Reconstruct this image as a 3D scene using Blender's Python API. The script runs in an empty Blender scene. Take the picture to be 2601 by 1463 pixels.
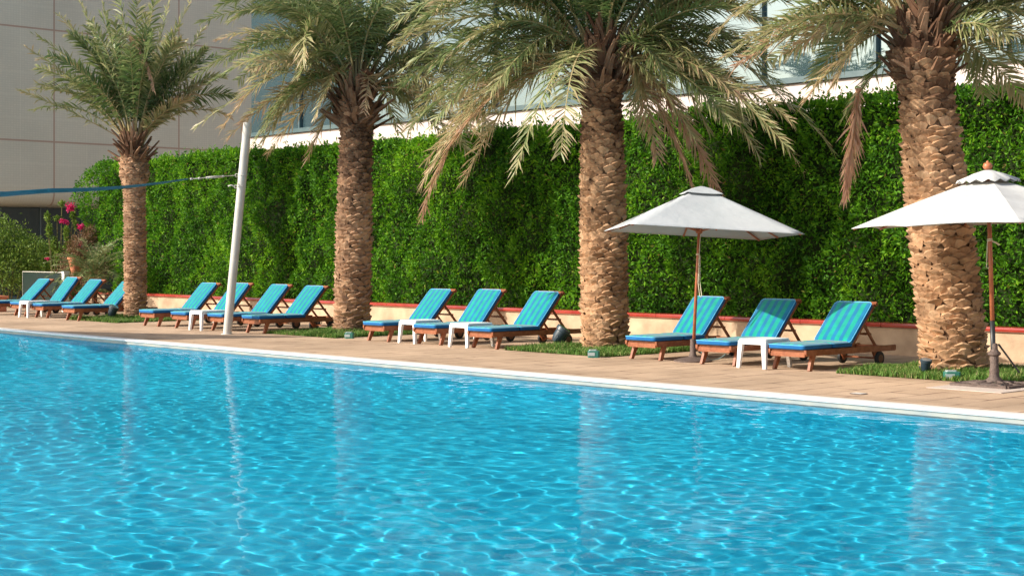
import bpy, math, random
import numpy as np
from mathutils import Vector, Matrix, Quaternion
random.seed(7); RNG = np.random.default_rng(11)
sc = bpy.context.scene
COL = sc.collection
PI = math.pi
# ------------------------------------------------------------------ calibration
F = 3842.0; HY = 640.0; CX = 1300.5; H = 1.6
CC = .730; SS = math.sqrt(1-CC*CC)
def Wd(px, py, d):                       # photo pixel + depth -> world point
    X = (px-CX)/F*d
    return np.array([SS*X-CC*d, CC*X+SS*d, H-(py-HY)*d/F])
def depth(x, y): return -CC*x+SS*y
# ------------------------------------------------------------------ tags
def tag(o, label=None, cat=None, group=None, kind=None):
    if label: o['label'] = label
    if cat: o['category'] = cat
    if group: o['group'] = group
    if kind: o['kind'] = kind
    return o
def empty(name, loc=(0, 0, 0), rz=0, **k):
    o = bpy.data.objects.new(name, None); o.location = loc; o.rotation_euler = (0, 0, rz)
    o.empty_display_size = .1
    COL.objects.link(o); return tag(o, **k)
def kids(o, memo):
    return memo.get(o.name, [])
CH = {}
def link(o, parent):
    COL.objects.link(o)
    if parent is not None:
        o.parent = parent
        CH.setdefault(parent.name, []).append(o)
    return o
def copy_tree(o, parent=None):
    c = o.copy(); link(c, parent)
    for ch in CH.get(o.name, []): copy_tree(ch, c)
    return c
# ------------------------------------------------------------------ mesh helpers
def npmesh(name, V, polys, mats, parent=None, smooth=False, midx=None, attr=None):
    """polys: list of int arrays (n,k) ; midx: list of ints/arrays for each"""
    me = bpy.data.meshes.new(name)
    V = np.asarray(V, dtype=np.float32).reshape(-1, 3)
    me.vertices.add(len(V)); me.vertices.foreach_set('co', V.ravel())
    li = []; ls = []; lt = []; mi = []; off = 0
    for i, P in enumerate(polys):
        P = np.asarray(P, dtype=np.int32)
        if len(P) == 0: continue
        n, k = P.shape
        li.append(P.ravel()); ls.append(off+np.arange(n)*k); lt.append(np.full(n, k)); off += n*k
        m = 0 if midx is None else midx[i]
        mi.append(np.broadcast_to(np.asarray(m), (n,)))
    li = np.concatenate(li).astype(np.int32); ls = np.concatenate(ls).astype(np.int32)
    lt = np.concatenate(lt).astype(np.int32); mi = np.concatenate(mi).astype(np.int32)
    me.loops.add(len(li)); me.loops.foreach_set('vertex_index', li)
    me.polygons.add(len(ls)); me.polygons.foreach_set('loop_start', ls); me.polygons.foreach_set('loop_total', lt)
    for m in (mats if isinstance(mats, (list, tuple)) else [mats]): me.materials.append(m)
    me.polygons.foreach_set('material_index', mi)
    if attr:
        for an, av in attr.items():
            a = me.attributes.new(an, 'FLOAT', 'POINT'); a.data.foreach_set('value', np.asarray(av, dtype=np.float32))
    me.update(calc_edges=True); me.validate()
    me.polygons.foreach_set('use_smooth', np.full(len(me.polygons), smooth))
    o = bpy.data.objects.new(name, me)
    return link(o, parent)
class MB:
    def __init__(s): s.v = []; s.f = []; s.m = []
    def add(s, vs, fs, m=0):
        o = len(s.v); s.v += [tuple(map(float, p)) for p in vs]
        for f in fs: s.f.append([i+o for i in f]); s.m.append(m)
    def box(s, x0, x1, y0, y1, z0, z1, m=0, M=None, c=0):
        vs = []
        for z in (z0, z1):
            if c: vs += [(x0+c, y0, z), (x1-c, y0, z), (x1, y0+c, z), (x1, y1-c, z), (x1-c, y1, z), (x0+c, y1, z), (x0, y1-c, z), (x0, y0+c, z)]
            else: vs += [(x0, y0, z), (x1, y0, z), (x1, y1, z), (x0, y1, z)]
        n = len(vs)//2
        if M is not None: vs = [M @ Vector(v) for v in vs]
        s.add(vs, [list(range(n))[::-1], list(range(n, 2*n))]+[[i, (i+1) % n, n+(i+1) % n, n+i] for i in range(n)], m)
    def bar(s, a, b, w, h, m=0, up=(0, 0, 1), w2=None, h2=None):
        a = Vector(a); b = Vector(b); d = (b-a).normalized(); u = Vector(up)
        x = d.cross(u)
        if x.length < 1e-4: x = d.cross(Vector((0, 1, 0)))
        x.normalize(); z = x.cross(d)
        w2 = w2 or w; h2 = h2 or h
        vs = [a+x*(i*w/2)+z*(j*h/2) for i, j in ((-1, -1), (1, -1), (1, 1), (-1, 1))]+[b+x*(i*w2/2)+z*(j*h2/2) for i, j in ((-1, -1), (1, -1), (1, 1), (-1, 1))]
        s.add(vs, [[3, 2, 1, 0], [4, 5, 6, 7]]+[[i, (i+1) % 4, 4+(i+1) % 4, 4+i] for i in range(4)], m)
    def tube(s, pts, r, n=8, m=0, cap=True):
        pts = [Vector(p) for p in pts]; k = len(pts)
        rs = r if isinstance(r, (list, tuple)) else [r]*k
        rings = []; ref = None
        for i, p in enumerate(pts):
            t = (pts[min(i+1, k-1)]-pts[max(i-1, 0)]).normalized()
            if ref is None: ref = t.orthogonal().normalized()
            x = (ref-t*ref.dot(t))
            x = x.normalized() if x.length > 1e-5 else t.orthogonal().normalized()
            ref = x; y = t.cross(x)
            rings.append([p+(x*math.cos(a)+y*math.sin(a))*rs[i] for a in [2*PI*j/n for j in range(n)]])
        vs = [q for R in rings for q in R]
        fs = [[i*n+j, i*n+(j+1) % n, (i+1)*n+(j+1) % n, (i+1)*n+j] for i in range(k-1) for j in range(n)]
        if cap: fs += [list(range(n))[::-1], [(k-1)*n+j for j in range(n)]]
        s.add(vs, fs, m)
    def lathe(s, prof, n=16, m=0, c=(0, 0, 0)):
        s_ = [[(c[0]+r*math.cos(2*PI*j/n), c[1]+r*math.sin(2*PI*j/n), c[2]+z) for j in range(n)] for r, z in prof]
        k = len(prof)
        fs = [[i*n+j, i*n+(j+1) % n, (i+1)*n+(j+1) % n, (i+1)*n+j] for i in range(k-1) for j in range(n)]
        fs += [list(range(n))[::-1], [(k-1)*n+j for j in range(n)]]
        s.add([q for R in s_ for q in R], fs, m)
    def build(s, name, mats, parent=None, smooth=False, M=None, bevel=0, sharp=None):
        me = bpy.data.meshes.new(name)
        vs = s.v if M is None else [tuple(M @ Vector(p)) for p in s.v]
        me.from_pydata(vs, [], s.f)
        for m in (mats if isinstance(mats, (list, tuple)) else [mats]): me.materials.append(m)
        me.polygons.foreach_set('material_index', s.m)
        me.polygons.foreach_set('use_smooth', [smooth]*len(s.f))
        if smooth and sharp: me.set_sharp_from_angle(angle=math.radians(sharp))
        me.update()
        o = bpy.data.objects.new(name, me); link(o, parent)
        if bevel:
            b = o.modifiers.new('bevel', 'BEVEL'); b.width = bevel; b.segments = 2; b.limit_method = 'ANGLE'
        return o
# ------------------------------------------------------------------ materials
def mat(name):
    m = bpy.data.materials.new(name); m.use_nodes = True
    nt = m.node_tree; nt.nodes.clear()
    out = nt.nodes.new('ShaderNodeOutputMaterial')
    return m, nt, out
def N(nt, t, **k):
    n = nt.nodes.new(t)
    for a, b in k.items(): setattr(n, a, b)
    return n
def c4(c): return (c[0], c[1], c[2], 1)
def pbr(name, col, rough=.6, spec=.5, col2=None, nscale=8, bump=0, bscale=40, metal=0, coat=0, detail=6, contrast=(.35, .65), sheen=0, coord='Object'):
    m, nt, out = mat(name); L = nt.links
    p = N(nt, 'ShaderNodeBsdfPrincipled'); L.new(p.outputs[0], out.inputs[0])
    p.inputs['Roughness'].default_value = rough; p.inputs['Specular IOR Level'].default_value = spec
    p.inputs['Metallic'].default_value = metal; p.inputs['Coat Weight'].default_value = coat
    if sheen: p.inputs['Sheen Weight'].default_value = sheen
    tc = N(nt, 'ShaderNodeTexCoord')
    if col2 is not None:
        nz = N(nt, 'ShaderNodeTexNoise'); nz.inputs['Scale'].default_value = nscale; nz.inputs['Detail'].default_value = detail
        L.new(tc.outputs[coord], nz.inputs['Vector'])
        r = N(nt, 'ShaderNodeValToRGB'); r.color_ramp.elements[0].position = contrast[0]; r.color_ramp.elements[1].position = contrast[1]
        r.color_ramp.elements[0].color = c4(col); r.color_ramp.elements[1].color = c4(col2)
        L.new(nz.outputs[0], r.inputs[0]); L.new(r.outputs[0], p.inputs['Base Color'])
    else: p.inputs['Base Color'].default_value = c4(col)
    if bump:
        n2 = N(nt, 'ShaderNodeTexNoise'); n2.inputs['Scale'].default_value = bscale; n2.inputs['Detail'].default_value = 5
        L.new(tc.outputs[coord], n2.inputs['Vector'])
        b = N(nt, 'ShaderNodeBump'); b.inputs['Strength'].default_value = bump; b.inputs['Distance'].default_value = .02
        L.new(n2.outputs[0], b.inputs['Height']); L.new(b.outputs[0], p.inputs['Normal'])
    return m
def leafmat(name, stops, trans=.3, rough=.5, spec=.35, attr='tint', nscale=1.2, namp=.25):
    m, nt, out = mat(name); L = nt.links
    a = N(nt, 'ShaderNodeAttribute', attribute_name=attr)
    tc = N(nt, 'ShaderNodeTexCoord'); nz = N(nt, 'ShaderNodeTexNoise'); nz.inputs['Scale'].default_value = nscale
    L.new(tc.outputs['Object'], nz.inputs['Vector'])
    ma = N(nt, 'ShaderNodeMath', operation='MULTIPLY_ADD'); ma.inputs[1].default_value = namp; ma.inputs[2].default_value = -namp*.5
    L.new(nz.outputs[0], ma.inputs[0])
    ad = N(nt, 'ShaderNodeMath', operation='ADD', use_clamp=True); L.new(a.outputs['Fac'], ad.inputs[0]); L.new(ma.outputs[0], ad.inputs[1])
    r = N(nt, 'ShaderNodeValToRGB'); cr = r.color_ramp
    cr.elements[0].position = stops[0][0]; cr.elements[0].color = c4(stops[0][1])
    cr.elements[1].position = stops[-1][0]; cr.elements[1].color = c4(stops[-1][1])
    for p_, c_ in stops[1:-1]:
        e = cr.elements.new(p_); e.color = c4(c_)
    L.new(ad.outputs[0], r.inputs[0])
    p = N(nt, 'ShaderNodeBsdfPrincipled'); p.inputs['Roughness'].default_value = rough; p.inputs['Specular IOR Level'].default_value = spec
    t = N(nt, 'ShaderNodeBsdfTranslucent'); mx = N(nt, 'ShaderNodeMixShader'); mx.inputs[0].default_value = trans
    L.new(r.outputs[0], p.inputs['Base Color']); L.new(r.outputs[0], t.inputs['Color'])
    L.new(p.outputs[0], mx.inputs[1]); L.new(t.outputs[0], mx.inputs[2]); L.new(mx.outputs[0], out.inputs[0])
    return m

M_teak = pbr('teak', (.21, .06, .022), .45, .4, (.33, .115, .05), 14, .25, 60)
M_teak_pole = pbr('pole_wood', (.30, .085, .035), .4, .5, (.42, .14, .06), 6, .1, 50)
M_black = pbr('black_rubber', (.012, .013, .015), .6, .4)
M_hub = pbr('hub_wood', (.16, .07, .035), .6, .3, (.22, .1, .05), 20)
M_whitepl = pbr('white_plastic', (.80, .80, .80), .35, .5, (.86, .86, .85), 3)
M_blue = pbr('cushion_blue', (.005, .10, .29), .8, .15, (.008, .12, .34), 12, .15, 300, sheen=.15)
M_pipe = pbr('piping', (.10, .42, .66), .6, .3)
M_canvas = pbr('canvas', (.50, .495, .475), .9, .1, (.56, .555, .535), 5, .25, 9)
M_canvas2 = pbr('weathered_canvas', (.42, .45, .46), .9, .1, (.50, .52, .53), 2.0, .4, 8, contrast=(.3, .7))
M_cord = pbr('cord', (.62, .56, .42), .8, .2)
M_iron = pbr('cast_iron', (.085, .06, .05), .7, .4, (.14, .10, .085), 30, .4, 60)
M_blackmetal = pbr('black_metal', (.02, .022, .025), .45, .5)
M_spot = pbr('spotlight_plastic', (.018, .035, .05), .4, .5, (.03, .05, .065), 8)
M_spotglass = pbr('lamp_glass', (.10, .14, .16), .08, .8)
M_steel = pbr('painted_steel', (.50, .47, .42), .42, .4, (.58, .55, .50), 4, .05, 30)
M_greenbox = pbr('green_box', (.02, .13, .10), .5, .5, (.03, .17, .13), 12)
M_glasswhite = pbr('frosted_lens', (.35, .42, .42), .3, .5)
M_tile_slab = pbr('slab', (.50, .41, .35), .85, .2, (.58, .49, .42), 9, .2, 60)
M_soil = pbr('soil', (.10, .06, .035), .95, .1, (.17, .11, .06), 7, .6, 30)
M_render = pbr('cream_render', (.38, .27, .18), .9, .15, (.58, .43, .29), 2.2, .3, 45)
M_terra = pbr('terracotta', (.50, .17, .09), .8, .2, (.60, .23, .12), 9, .2, 40)

def stripes():
    m, nt, out = mat('striped_fabric'); L = nt.links
    p = N(nt, 'ShaderNodeBsdfPrincipled'); L.new(p.outputs[0], out.inputs[0])
    p.inputs['Roughness'].default_value = .85; p.inputs['Specular IOR Level'].default_value = .12; p.inputs['Sheen Weight'].default_value = .2
    tc = N(nt, 'ShaderNodeTexCoord'); sx = N(nt, 'ShaderNodeSeparateXYZ'); L.new(tc.outputs['Object'], sx.inputs[0])
    mu = N(nt, 'ShaderNodeMath', operation='MULTIPLY'); mu.inputs[1].default_value = PI/.068; L.new(sx.outputs[0], mu.inputs[0])
    si = N(nt, 'ShaderNodeMath', operation='COSINE'); L.new(mu.outputs[0], si.inputs[0])
    r = N(nt, 'ShaderNodeValToRGB'); cr = r.color_ramp
    cr.elements[0].position = .46; cr.elements[0].color = (.005, .27, .21, 1); cr.elements[1].position = .62; cr.elements[1].color = (.008, .145, .29, 1)
    ma = N(nt, 'ShaderNodeMath', operation='MULTIPLY_ADD'); ma.inputs[1].default_value = .5; ma.inputs[2].default_value = .5
    L.new(si.outputs[0], ma.inputs[0]); L.new(ma.outputs[0], r.inputs[0])
    nz = N(nt, 'ShaderNodeTexNoise'); nz.inputs['Scale'].default_value = 9; L.new(tc.outputs['Object'], nz.inputs['Vector'])
    hs = N(nt, 'ShaderNodeHueSaturation'); mr = N(nt, 'ShaderNodeMapRange'); mr.inputs[3].default_value = .75; mr.inputs[4].default_value = 1.25
    L.new(nz.outputs[0], mr.inputs[0]); L.new(mr.outputs[0], hs.inputs['Value']); L.new(r.outputs[0], hs.inputs['Color']); L.new(hs.outputs[0], p.inputs['Base Color'])
    n2 = N(nt, 'ShaderNodeTexNoise'); n2.inputs['Scale'].default_value = 14; L.new(tc.outputs['Object'], n2.inputs['Vector'])
    b = N(nt, 'ShaderNodeBump'); b.inputs['Strength'].default_value = .35; b.inputs['Distance'].default_value = .02; L.new(n2.outputs[0], b.inputs['Height']); L.new(b.outputs[0], p.inputs['Normal'])
    return m
M_stripe = stripes()

def deckmat():
    m, nt, out = mat('deck_pavers'); L = nt.links
    p = N(nt, 'ShaderNodeBsdfPrincipled'); L.new(p.outputs[0], out.inputs[0])
    p.inputs['Roughness'].default_value = .9; p.inputs['Specular IOR Level'].default_value = .12
    tc = N(nt, 'ShaderNodeTexCoord'); mp = N(nt, 'ShaderNodeMapping'); mp.inputs['Rotation'].default_value = (0, 0, PI/2)
    L.new(tc.outputs['Object'], mp.inputs[0])
    wz = N(nt, 'ShaderNodeTexNoise'); wz.inputs['Scale'].default_value = 1.3; L.new(tc.outputs['Object'], wz.inputs['Vector'])
    mixv = N(nt, 'ShaderNodeMix', data_type='RGBA', blend_type='LINEAR_LIGHT'); mixv.inputs[0].default_value = .012
    L.new(mp.outputs[0], mixv.inputs[6]); L.new(wz.outputs[1], mixv.inputs[7])
    br = N(nt, 'ShaderNodeTexBrick'); L.new(mixv.outputs[2], br.inputs['Vector'])
    br.inputs['Scale'].default_value = 1; br.inputs['Brick Width'].default_value = 1.15; br.inputs['Row Height'].default_value = .42
    br.inputs['Mortar Size'].default_value = .024; br.inputs['Mortar Smooth'].default_value = .5; br.inputs['Bias'].default_value = 0
    br.inputs['Color1'].default_value = (.47, .315, .215, 1); br.inputs['Color2'].default_value = (.54, .37, .26, 1)
    br.inputs['Mortar'].default_value = (.20, .115, .075, 1); br.offset = .37; br.squash = 1
    n1 = N(nt, 'ShaderNodeTexNoise'); n1.inputs['Scale'].default_value = .9; n1.inputs['Detail'].default_value = 8; L.new(tc.outputs['Object'], n1.inputs['Vector'])
    nm = N(nt, 'ShaderNodeTexNoise'); nm.inputs['Scale'].default_value = 2.1; nm.inputs['Detail'].default_value = 3; L.new(tc.outputs['Object'], nm.inputs['Vector'])
    rm = N(nt, 'ShaderNodeMapRange'); rm.inputs[1].default_value = .42; rm.inputs[2].default_value = .62; rm.inputs[3].default_value = .12; rm.inputs[4].default_value = 1; L.new(nm.outputs[0], rm.inputs[0])
    mm = N(nt, 'ShaderNodeMath', operation='MULTIPLY'); L.new(br.outputs['Fac'], mm.inputs[0]); L.new(rm.outputs[0], mm.inputs[1])
    base = N(nt, 'ShaderNodeValToRGB'); base.color_ramp.elements[0].position = .3; base.color_ramp.elements[1].position = .7
    base.color_ramp.elements[0].color = (.43, .30, .20, 1); base.color_ramp.elements[1].color = (.55, .395, .27, 1); L.new(n1.outputs[0], base.inputs[0])
    gr = N(nt, 'ShaderNodeTexNoise'); gr.inputs['Scale'].default_value = 55; gr.inputs['Detail'].default_value = 2; L.new(tc.outputs['Object'], gr.inputs['Vector'])
    mg = N(nt, 'ShaderNodeMix', data_type='RGBA', blend_type='OVERLAY'); mg.inputs[0].default_value = .28; L.new(base.outputs[0], mg.inputs[6]); L.new(gr.outputs[0], mg.inputs[7])
    mx = N(nt, 'ShaderNodeMix', data_type='RGBA'); L.new(mm.outputs[0], mx.inputs[0]); L.new(mg.outputs[2], mx.inputs[6]); mx.inputs[7].default_value = (.17, .10, .065, 1)
    st = N(nt, 'ShaderNodeTexNoise'); st.inputs['Scale'].default_value = .55; st.inputs['Detail'].default_value = 9; st.inputs['Roughness'].default_value = .65; L.new(tc.outputs['Object'], st.inputs['Vector'])
    sr = N(nt, 'ShaderNodeMapRange'); sr.inputs[1].default_value = .42; sr.inputs[2].default_value = .68; sr.inputs[3].default_value = 1.05; sr.inputs[4].default_value = .72; L.new(st.outputs[0], sr.inputs[0])
    hv = N(nt, 'ShaderNodeHueSaturation'); L.new(mx.outputs[2], hv.inputs['Color']); L.new(sr.outputs[0], hv.inputs['Value']); L.new(hv.outputs[0], p.inputs['Base Color'])
    b = N(nt, 'ShaderNodeBump'); b.inputs['Strength'].default_value = .4; b.inputs['Distance'].default_value = .008; L.new(gr.outputs[0], b.inputs['Height'])
    L.new(b.outputs[0], p.inputs['Normal'])
    return m
M_deck = deckmat()

def tilewall(name, ca, cb, cj, tile, row, joint=.01, rough=.5, spec=.4):
    """fine ceramic tile cladding, uses generated UV 'uvm' attribute pair (along, height)"""
    m, nt, out = mat(name); L = nt.links
    p = N(nt, 'ShaderNodeBsdfPrincipled'); L.new(p.outputs[0], out.inputs[0]); p.inputs['Roughness'].default_value = rough; p.inputs['Specular IOR Level'].default_value = spec
    a = N(nt, 'ShaderNodeAttribute', attribute_name='along'); h = N(nt, 'ShaderNodeAttribute', attribute_name='high')
    cx = N(nt, 'ShaderNodeCombineXYZ'); L.new(a.outputs['Fac'], cx.inputs[0]); L.new(h.outputs['Fac'], cx.inputs[1])
    def brick(w, r, ms, sm=.3):
        b = N(nt, 'ShaderNodeTexBrick'); L.new(cx.outputs[0], b.inputs['Vector']); b.inputs['Scale'].default_value = 1
        b.inputs['Brick Width'].default_value = w; b.inputs['Row Height'].default_value = r; b.inputs['Mortar Size'].default_value = ms; b.inputs['Mortar Smooth'].default_value = sm
        b.offset = 0; return b
    fine = brick(tile, row, .012); fine.inputs['Color1'].default_value = c4(ca); fine.inputs['Color2'].default_value = c4(cb); fine.inputs['Mortar'].default_value = c4([x*.95 for x in ca])
    mid = brick(1.175, .74, .018); big = brick(4.7, 3.7, .035)
    m1 = N(nt, 'ShaderNodeMix', data_type='RGBA'); s1 = N(nt, 'ShaderNodeMath', operation='MULTIPLY'); s1.inputs[1].default_value = .18; L.new(mid.outputs['Fac'], s1.inputs[0])
    L.new(s1.outputs[0], m1.inputs[0]); L.new(fine.outputs[0], m1.inputs[6]); m1.inputs[7].default_value = c4([min(1, x*1.35) for x in ca])
    m2 = N(nt, 'ShaderNodeMix', data_type='RGBA'); L.new(big.outputs['Fac'], m2.inputs[0]); L.new(m1.outputs[2], m2.inputs[6]); m2.inputs[7].default_value = c4(cj)
    nz = N(nt, 'ShaderNodeTexNoise'); nz.inputs['Scale'].default_value = .5; nz.inputs['Detail'].default_value = 6; L.new(cx.outputs[0], nz.inputs['Vector'])
    mr = N(nt, 'ShaderNodeMapRange'); mr.inputs[3].default_value = .86; mr.inputs[4].default_value = 1.14; L.new(nz.outputs[0], mr.inputs[0])
    hs = N(nt, 'ShaderNodeHueSaturation'); L.new(m2.outputs[2], hs.inputs['Color']); L.new(mr.outputs[0], hs.inputs['Value']); L.new(hs.outputs[0], p.inputs['Base Color'])
    return m
M_bwall = tilewall('building_tiles', (.53, .52, .42), (.56, .545, .44), (.38, .28, .21), .094, .074)

M_fascia = pbr('fascia_white', (.62, .53, .49), .8, .2, (.70, .60, .56), 1.1, .05, 20)
M_red = pbr('red_coping', (.27, .024, .016), .22, .6, (.36, .045, .028), 3, .1, 25, coat=.6)
M_coping = pbr('coping_tile', (.66, .63, .58), .5, .4, (.76, .73, .68), 5, .1, 60)
M_nosing = pbr('coping_nosing', (.82, .82, .80), .4, .4, (.88, .88, .87), 3)

def glassmat(name, tint, refl, rough=.02):
    m, nt, out = mat(name); L = nt.links
    d = N(nt, 'ShaderNodeBsdfPrincipled'); d.inputs['Base Color'].default_value = c4(tint); d.inputs['Roughness'].default_value = .7; d.inputs['Specular IOR Level'].default_value = .1
    g = N(nt, 'ShaderNodeBsdfGlossy'); g.inputs['Color'].default_value = (.70, .88, 1, 1); g.inputs['Roughness'].default_value = rough
    tc = N(nt, 'ShaderNodeTexCoord'); nz = N(nt, 'ShaderNodeTexNoise'); nz.inputs['Scale'].default_value = .35; L.new(tc.outputs['Object'], nz.inputs['Vector'])
    b = N(nt, 'ShaderNodeBump'); b.inputs['Strength'].default_value = .05; b.inputs['Distance'].default_value = .3; L.new(nz.outputs[0], b.inputs['Height']); L.new(b.outputs[0], g.inputs['Normal'])
    mx = N(nt, 'ShaderNodeMixShader'); mx.inputs[0].default_value = refl
    L.new(d.outputs[0], mx.inputs[1]); L.new(g.outputs[0], mx.inputs[2]); L.new(mx.outputs[0], out.inputs[0])
    return m
M_glass = glassmat('reflective_glass', (.03, .06, .07), .21)
M_darkglass = glassmat('dark_glass', (.010, .022, .018), .03)
M_frame = pbr('mullion_metal', (.06, .11, .12), .4, .5, (.08, .13, .14), 5)

# ------------------------------------------------------------------ noise util
def vnoise(x, y, seed=0):
    xi = np.floor(x).astype(int); yi = np.floor(y).astype(int); fx = x-xi; fy = y-yi
    fx = fx*fx*(3-2*fx); fy = fy*fy*(3-2*fy)
    def h(a, b):
        n = (a*374761393+b*668265263+seed*974634777) & 0x7fffffff
        n = (n ^ (n >> 13))*1274126177 & 0x7fffffff
        return ((n ^ (n >> 16)) & 0xffff)/65535.0
    return (h(xi, yi)*(1-fx)+h(xi+1, yi)*fx)*(1-fy)+(h(xi, yi+1)*(1-fx)+h(xi+1, yi+1)*fx)*fy

# ------------------------------------------------------------------ world, sun, camera
a_, b_ = .84, 1.59
sund = Vector((a_, b_, -1)).normalized()
elev = math.asin(-sund.z)
W_ = bpy.data.worlds.new("World"); sc.world = W_; W_.use_nodes = True
nt = W_.node_tree; nt.nodes.clear()
sky = nt.nodes.new('ShaderNodeTexSky'); sky.sky_type = 'NISHITA'; sky.sun_disc = False
sky.sun_elevation = elev; sky.sun_rotation = math.atan2(-a_, -b_) % (2*PI); sky.dust_density = 2.5; sky.air_density = 1.0
bg = nt.nodes.new('ShaderNodeBackground'); bg.inputs['Strength'].default_value = .15
wo = nt.nodes.new('ShaderNodeOutputWorld'); nt.links.new(sky.outputs[0], bg.inputs[0]); nt.links.new(bg.outputs[0], wo.inputs[0])
sl = bpy.data.lights.new('sun', 'SUN'); sl.energy = 4.6; sl.angle = math.radians(.5); sl.color = (1, .93, .82)
so = bpy.data.objects.new('sun', sl); so.rotation_euler = sund.to_track_quat('-Z', 'Y').to_euler(); so.location = (-30, -20, 30); COL.objects.link(so)
sl.cycles.is_caustics_light = True
cam = bpy.data.cameras.new('camera'); co = bpy.data.objects.new('camera', cam); COL.objects.link(co)
cam.sensor_width = 36; cam.lens = 36*F/2601; cam.shift_y = -(731.5-HY)/2601; cam.clip_end = 2000; cam.clip_start = .1
co.location = (0, 0, H); co.rotation_euler = (PI/2, 0, math.asin(CC)); sc.camera = co
sc.view_settings.view_transform = 'Standard'; sc.view_settings.look = 'None'; sc.view_settings.exposure = .5; sc.view_settings.gamma = 1
sc.cycles.use_denoising = True; sc.cycles.max_bounces = 8; sc.cycles.transparent_max_bounces = 12
sc.cycles.sample_clamp_indirect = 6

# ------------------------------------------------------------------ ground, deck, pool
PU0, PU1, PV0, PV1 = -40.0, 1.0, -3.0, 13.62      # pool opening
WZ = -.065; FZ = -1.75
def ring(name, x0, x1, y0, y1, hx0, hx1, hy0, hy1, z, m):
    V = [(x0, y0, z), (x1, y0, z), (x1, y1, z), (x0, y1, z), (hx0, hy0, z), (hx1, hy0, z), (hx1, hy1, z), (hx0, hy1, z)]
    return npmesh(name, V, [[(0, 1, 5, 4), (1, 2, 6, 5), (2, 3, 7, 6), (3, 0, 4, 7)]], m)
M_ground = pbr('sandy_ground', (.34, .26, .18), .95, .1, (.42, .33, .24), .6, .2, 5)
tag(ring('ground', -600, 600, -600, 600, PU0-.5, PU1+.5, PV0-.5, PV1+.5, -.012, M_ground), kind='structure')
tag(ring('pool_deck', -60, 12, -10, 24.5, PU0-.3, PU1+.3, PV0-.3, PV1+.02, 0, M_deck), kind='structure')
# pool basin
def poolmat():
    m, nt, out = mat('pool_tiles'); L = nt.links
    p = N(nt, 'ShaderNodeBsdfPrincipled'); L.new(p.outputs[0], out.inputs[0]); p.inputs['Roughness'].default_value = .6; p.inputs['Specular IOR Level'].default_value = .2
    tc = N(nt, 'ShaderNodeTexCoord')
    br = N(nt, 'ShaderNodeTexBrick'); L.new(tc.outputs['Object'], br.inputs['Vector']); br.offset = 0
    br.inputs['Scale'].default_value = 1; br.inputs['Brick Width'].default_value = .15; br.inputs['Row Height'].default_value = .15; br.inputs['Mortar Size'].default_value = .006
    br.inputs['Color1'].default_value = (.018, .43, .63, 1); br.inputs['Color2'].default_value = (.026, .51, .71, 1); br.inputs['Mortar'].default_value = (.06, .54, .69, 1)
    L.new(br.outputs[0], p.inputs['Base Color'])
    return m
M_pool = poolmat()
V = [(PU0, PV0, FZ), (PU1, PV0, FZ), (PU1, PV1, FZ), (PU0, PV1, FZ), (PU0, PV0, -.02), (PU1, PV0, -.02), (PU1, PV1, -.02), (PU0, PV1, -.02)]
basin = npmesh('pool_basin', V, [[(0, 1, 2, 3), (4, 5, 1, 0), (5, 6, 2, 1), (6, 7, 3, 2), (7, 4, 0, 3)]], M_pool)
tag(basin, kind='structure')
# pool edge face below the nosing; the overhang's shade is painted as blue-grey
M_band = pbr('edge_shade_band', (.20, .25, .27), .4, .5, (.34, .34, .30), 2.2)
mb = MB(); mb.box(PU0, PU1, PV1-.012, PV1-.001, -.20, -.0205); tag(mb.build('edge_shade_face', M_band), kind='structure')
# water
def watermat():
    m, nt, out = mat('pool_water'); L = nt.links
    rf = N(nt, 'ShaderNodeBsdfRefraction'); rf.inputs['IOR'].default_value = 1.33; rf.inputs['Roughness'].default_value = 0; rf.inputs['Color'].default_value = (.92, .99, 1, 1)
    gl = N(nt, 'ShaderNodeBsdfGlossy'); gl.inputs['Roughness'].default_value = .0; gl.inputs['Color'].default_value = (1, 1, 1, 1)
    fr = N(nt, 'ShaderNodeFresnel'); fr.inputs['IOR'].default_value = 1.33
    mu = N(nt, 'ShaderNodeMath', operation='MULTIPLY'); mu.inputs[1].default_value = .33; L.new(fr.outputs[0], mu.inputs[0])
    mx = N(nt, 'ShaderNodeMixShader'); L.new(mu.outputs[0], mx.inputs[0]); L.new(rf.outputs[0], mx.inputs[1]); L.new(gl.outputs[0], mx.inputs[2]); L.new(mx.outputs[0], out.inputs[0])
    return m
M_water = watermat()
AMP, PW, L0, L1 = .00118, 1.6, .12, .35
def water():
    st = .024
    xs = np.arange(PU0, PU1+st/2, st); ys = np.concatenate([np.arange(PV0, 2.0, .1), np.arange(2.0, PV1-.012+st/2, st)]); ys[-1] = PV1-.012
    X, Y = np.meshgrid(xs, ys)
    r = np.random.default_rng(5); Z = np.zeros_like(X)
    # gentle domain warp keeps the cells irregular
    X2 = X+.25*np.sin(Y*.9+1.3)+.18*np.sin(X*.6+Y*.5); Y2 = Y+.22*np.sin(X*.8+.4)+.15*np.sin(Y*.7-X*.45)
    for i in range(60):
        lam = math.exp(r.uniform(math.log(L0), math.log(L1))); k = 2*PI/lam
        th = r.normal(2.39, .9); ph = r.uniform(0, 2*PI)
        amp = AMP*lam**PW
        Z += amp*np.sin(k*(math.cos(th)*X2+math.sin(th)*Y2)+ph)
    V = np.stack([X, Y, Z+WZ], -1).reshape(-1, 3)
    ny, nx = X.shape; I = np.arange(nx*ny).reshape(ny, nx)
    Q = np.stack([I[:-1, :-1], I[:-1, 1:], I[1:, 1:], I[1:, :-1]], -1).reshape(-1, 4)
    o = npmesh('water', V, [Q], M_water, smooth=True)
    tag(o, kind='structure'); o.cycles.is_caustics_caster = True
    return o
water(); basin.cycles.is_caustics_receiver = True
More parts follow.
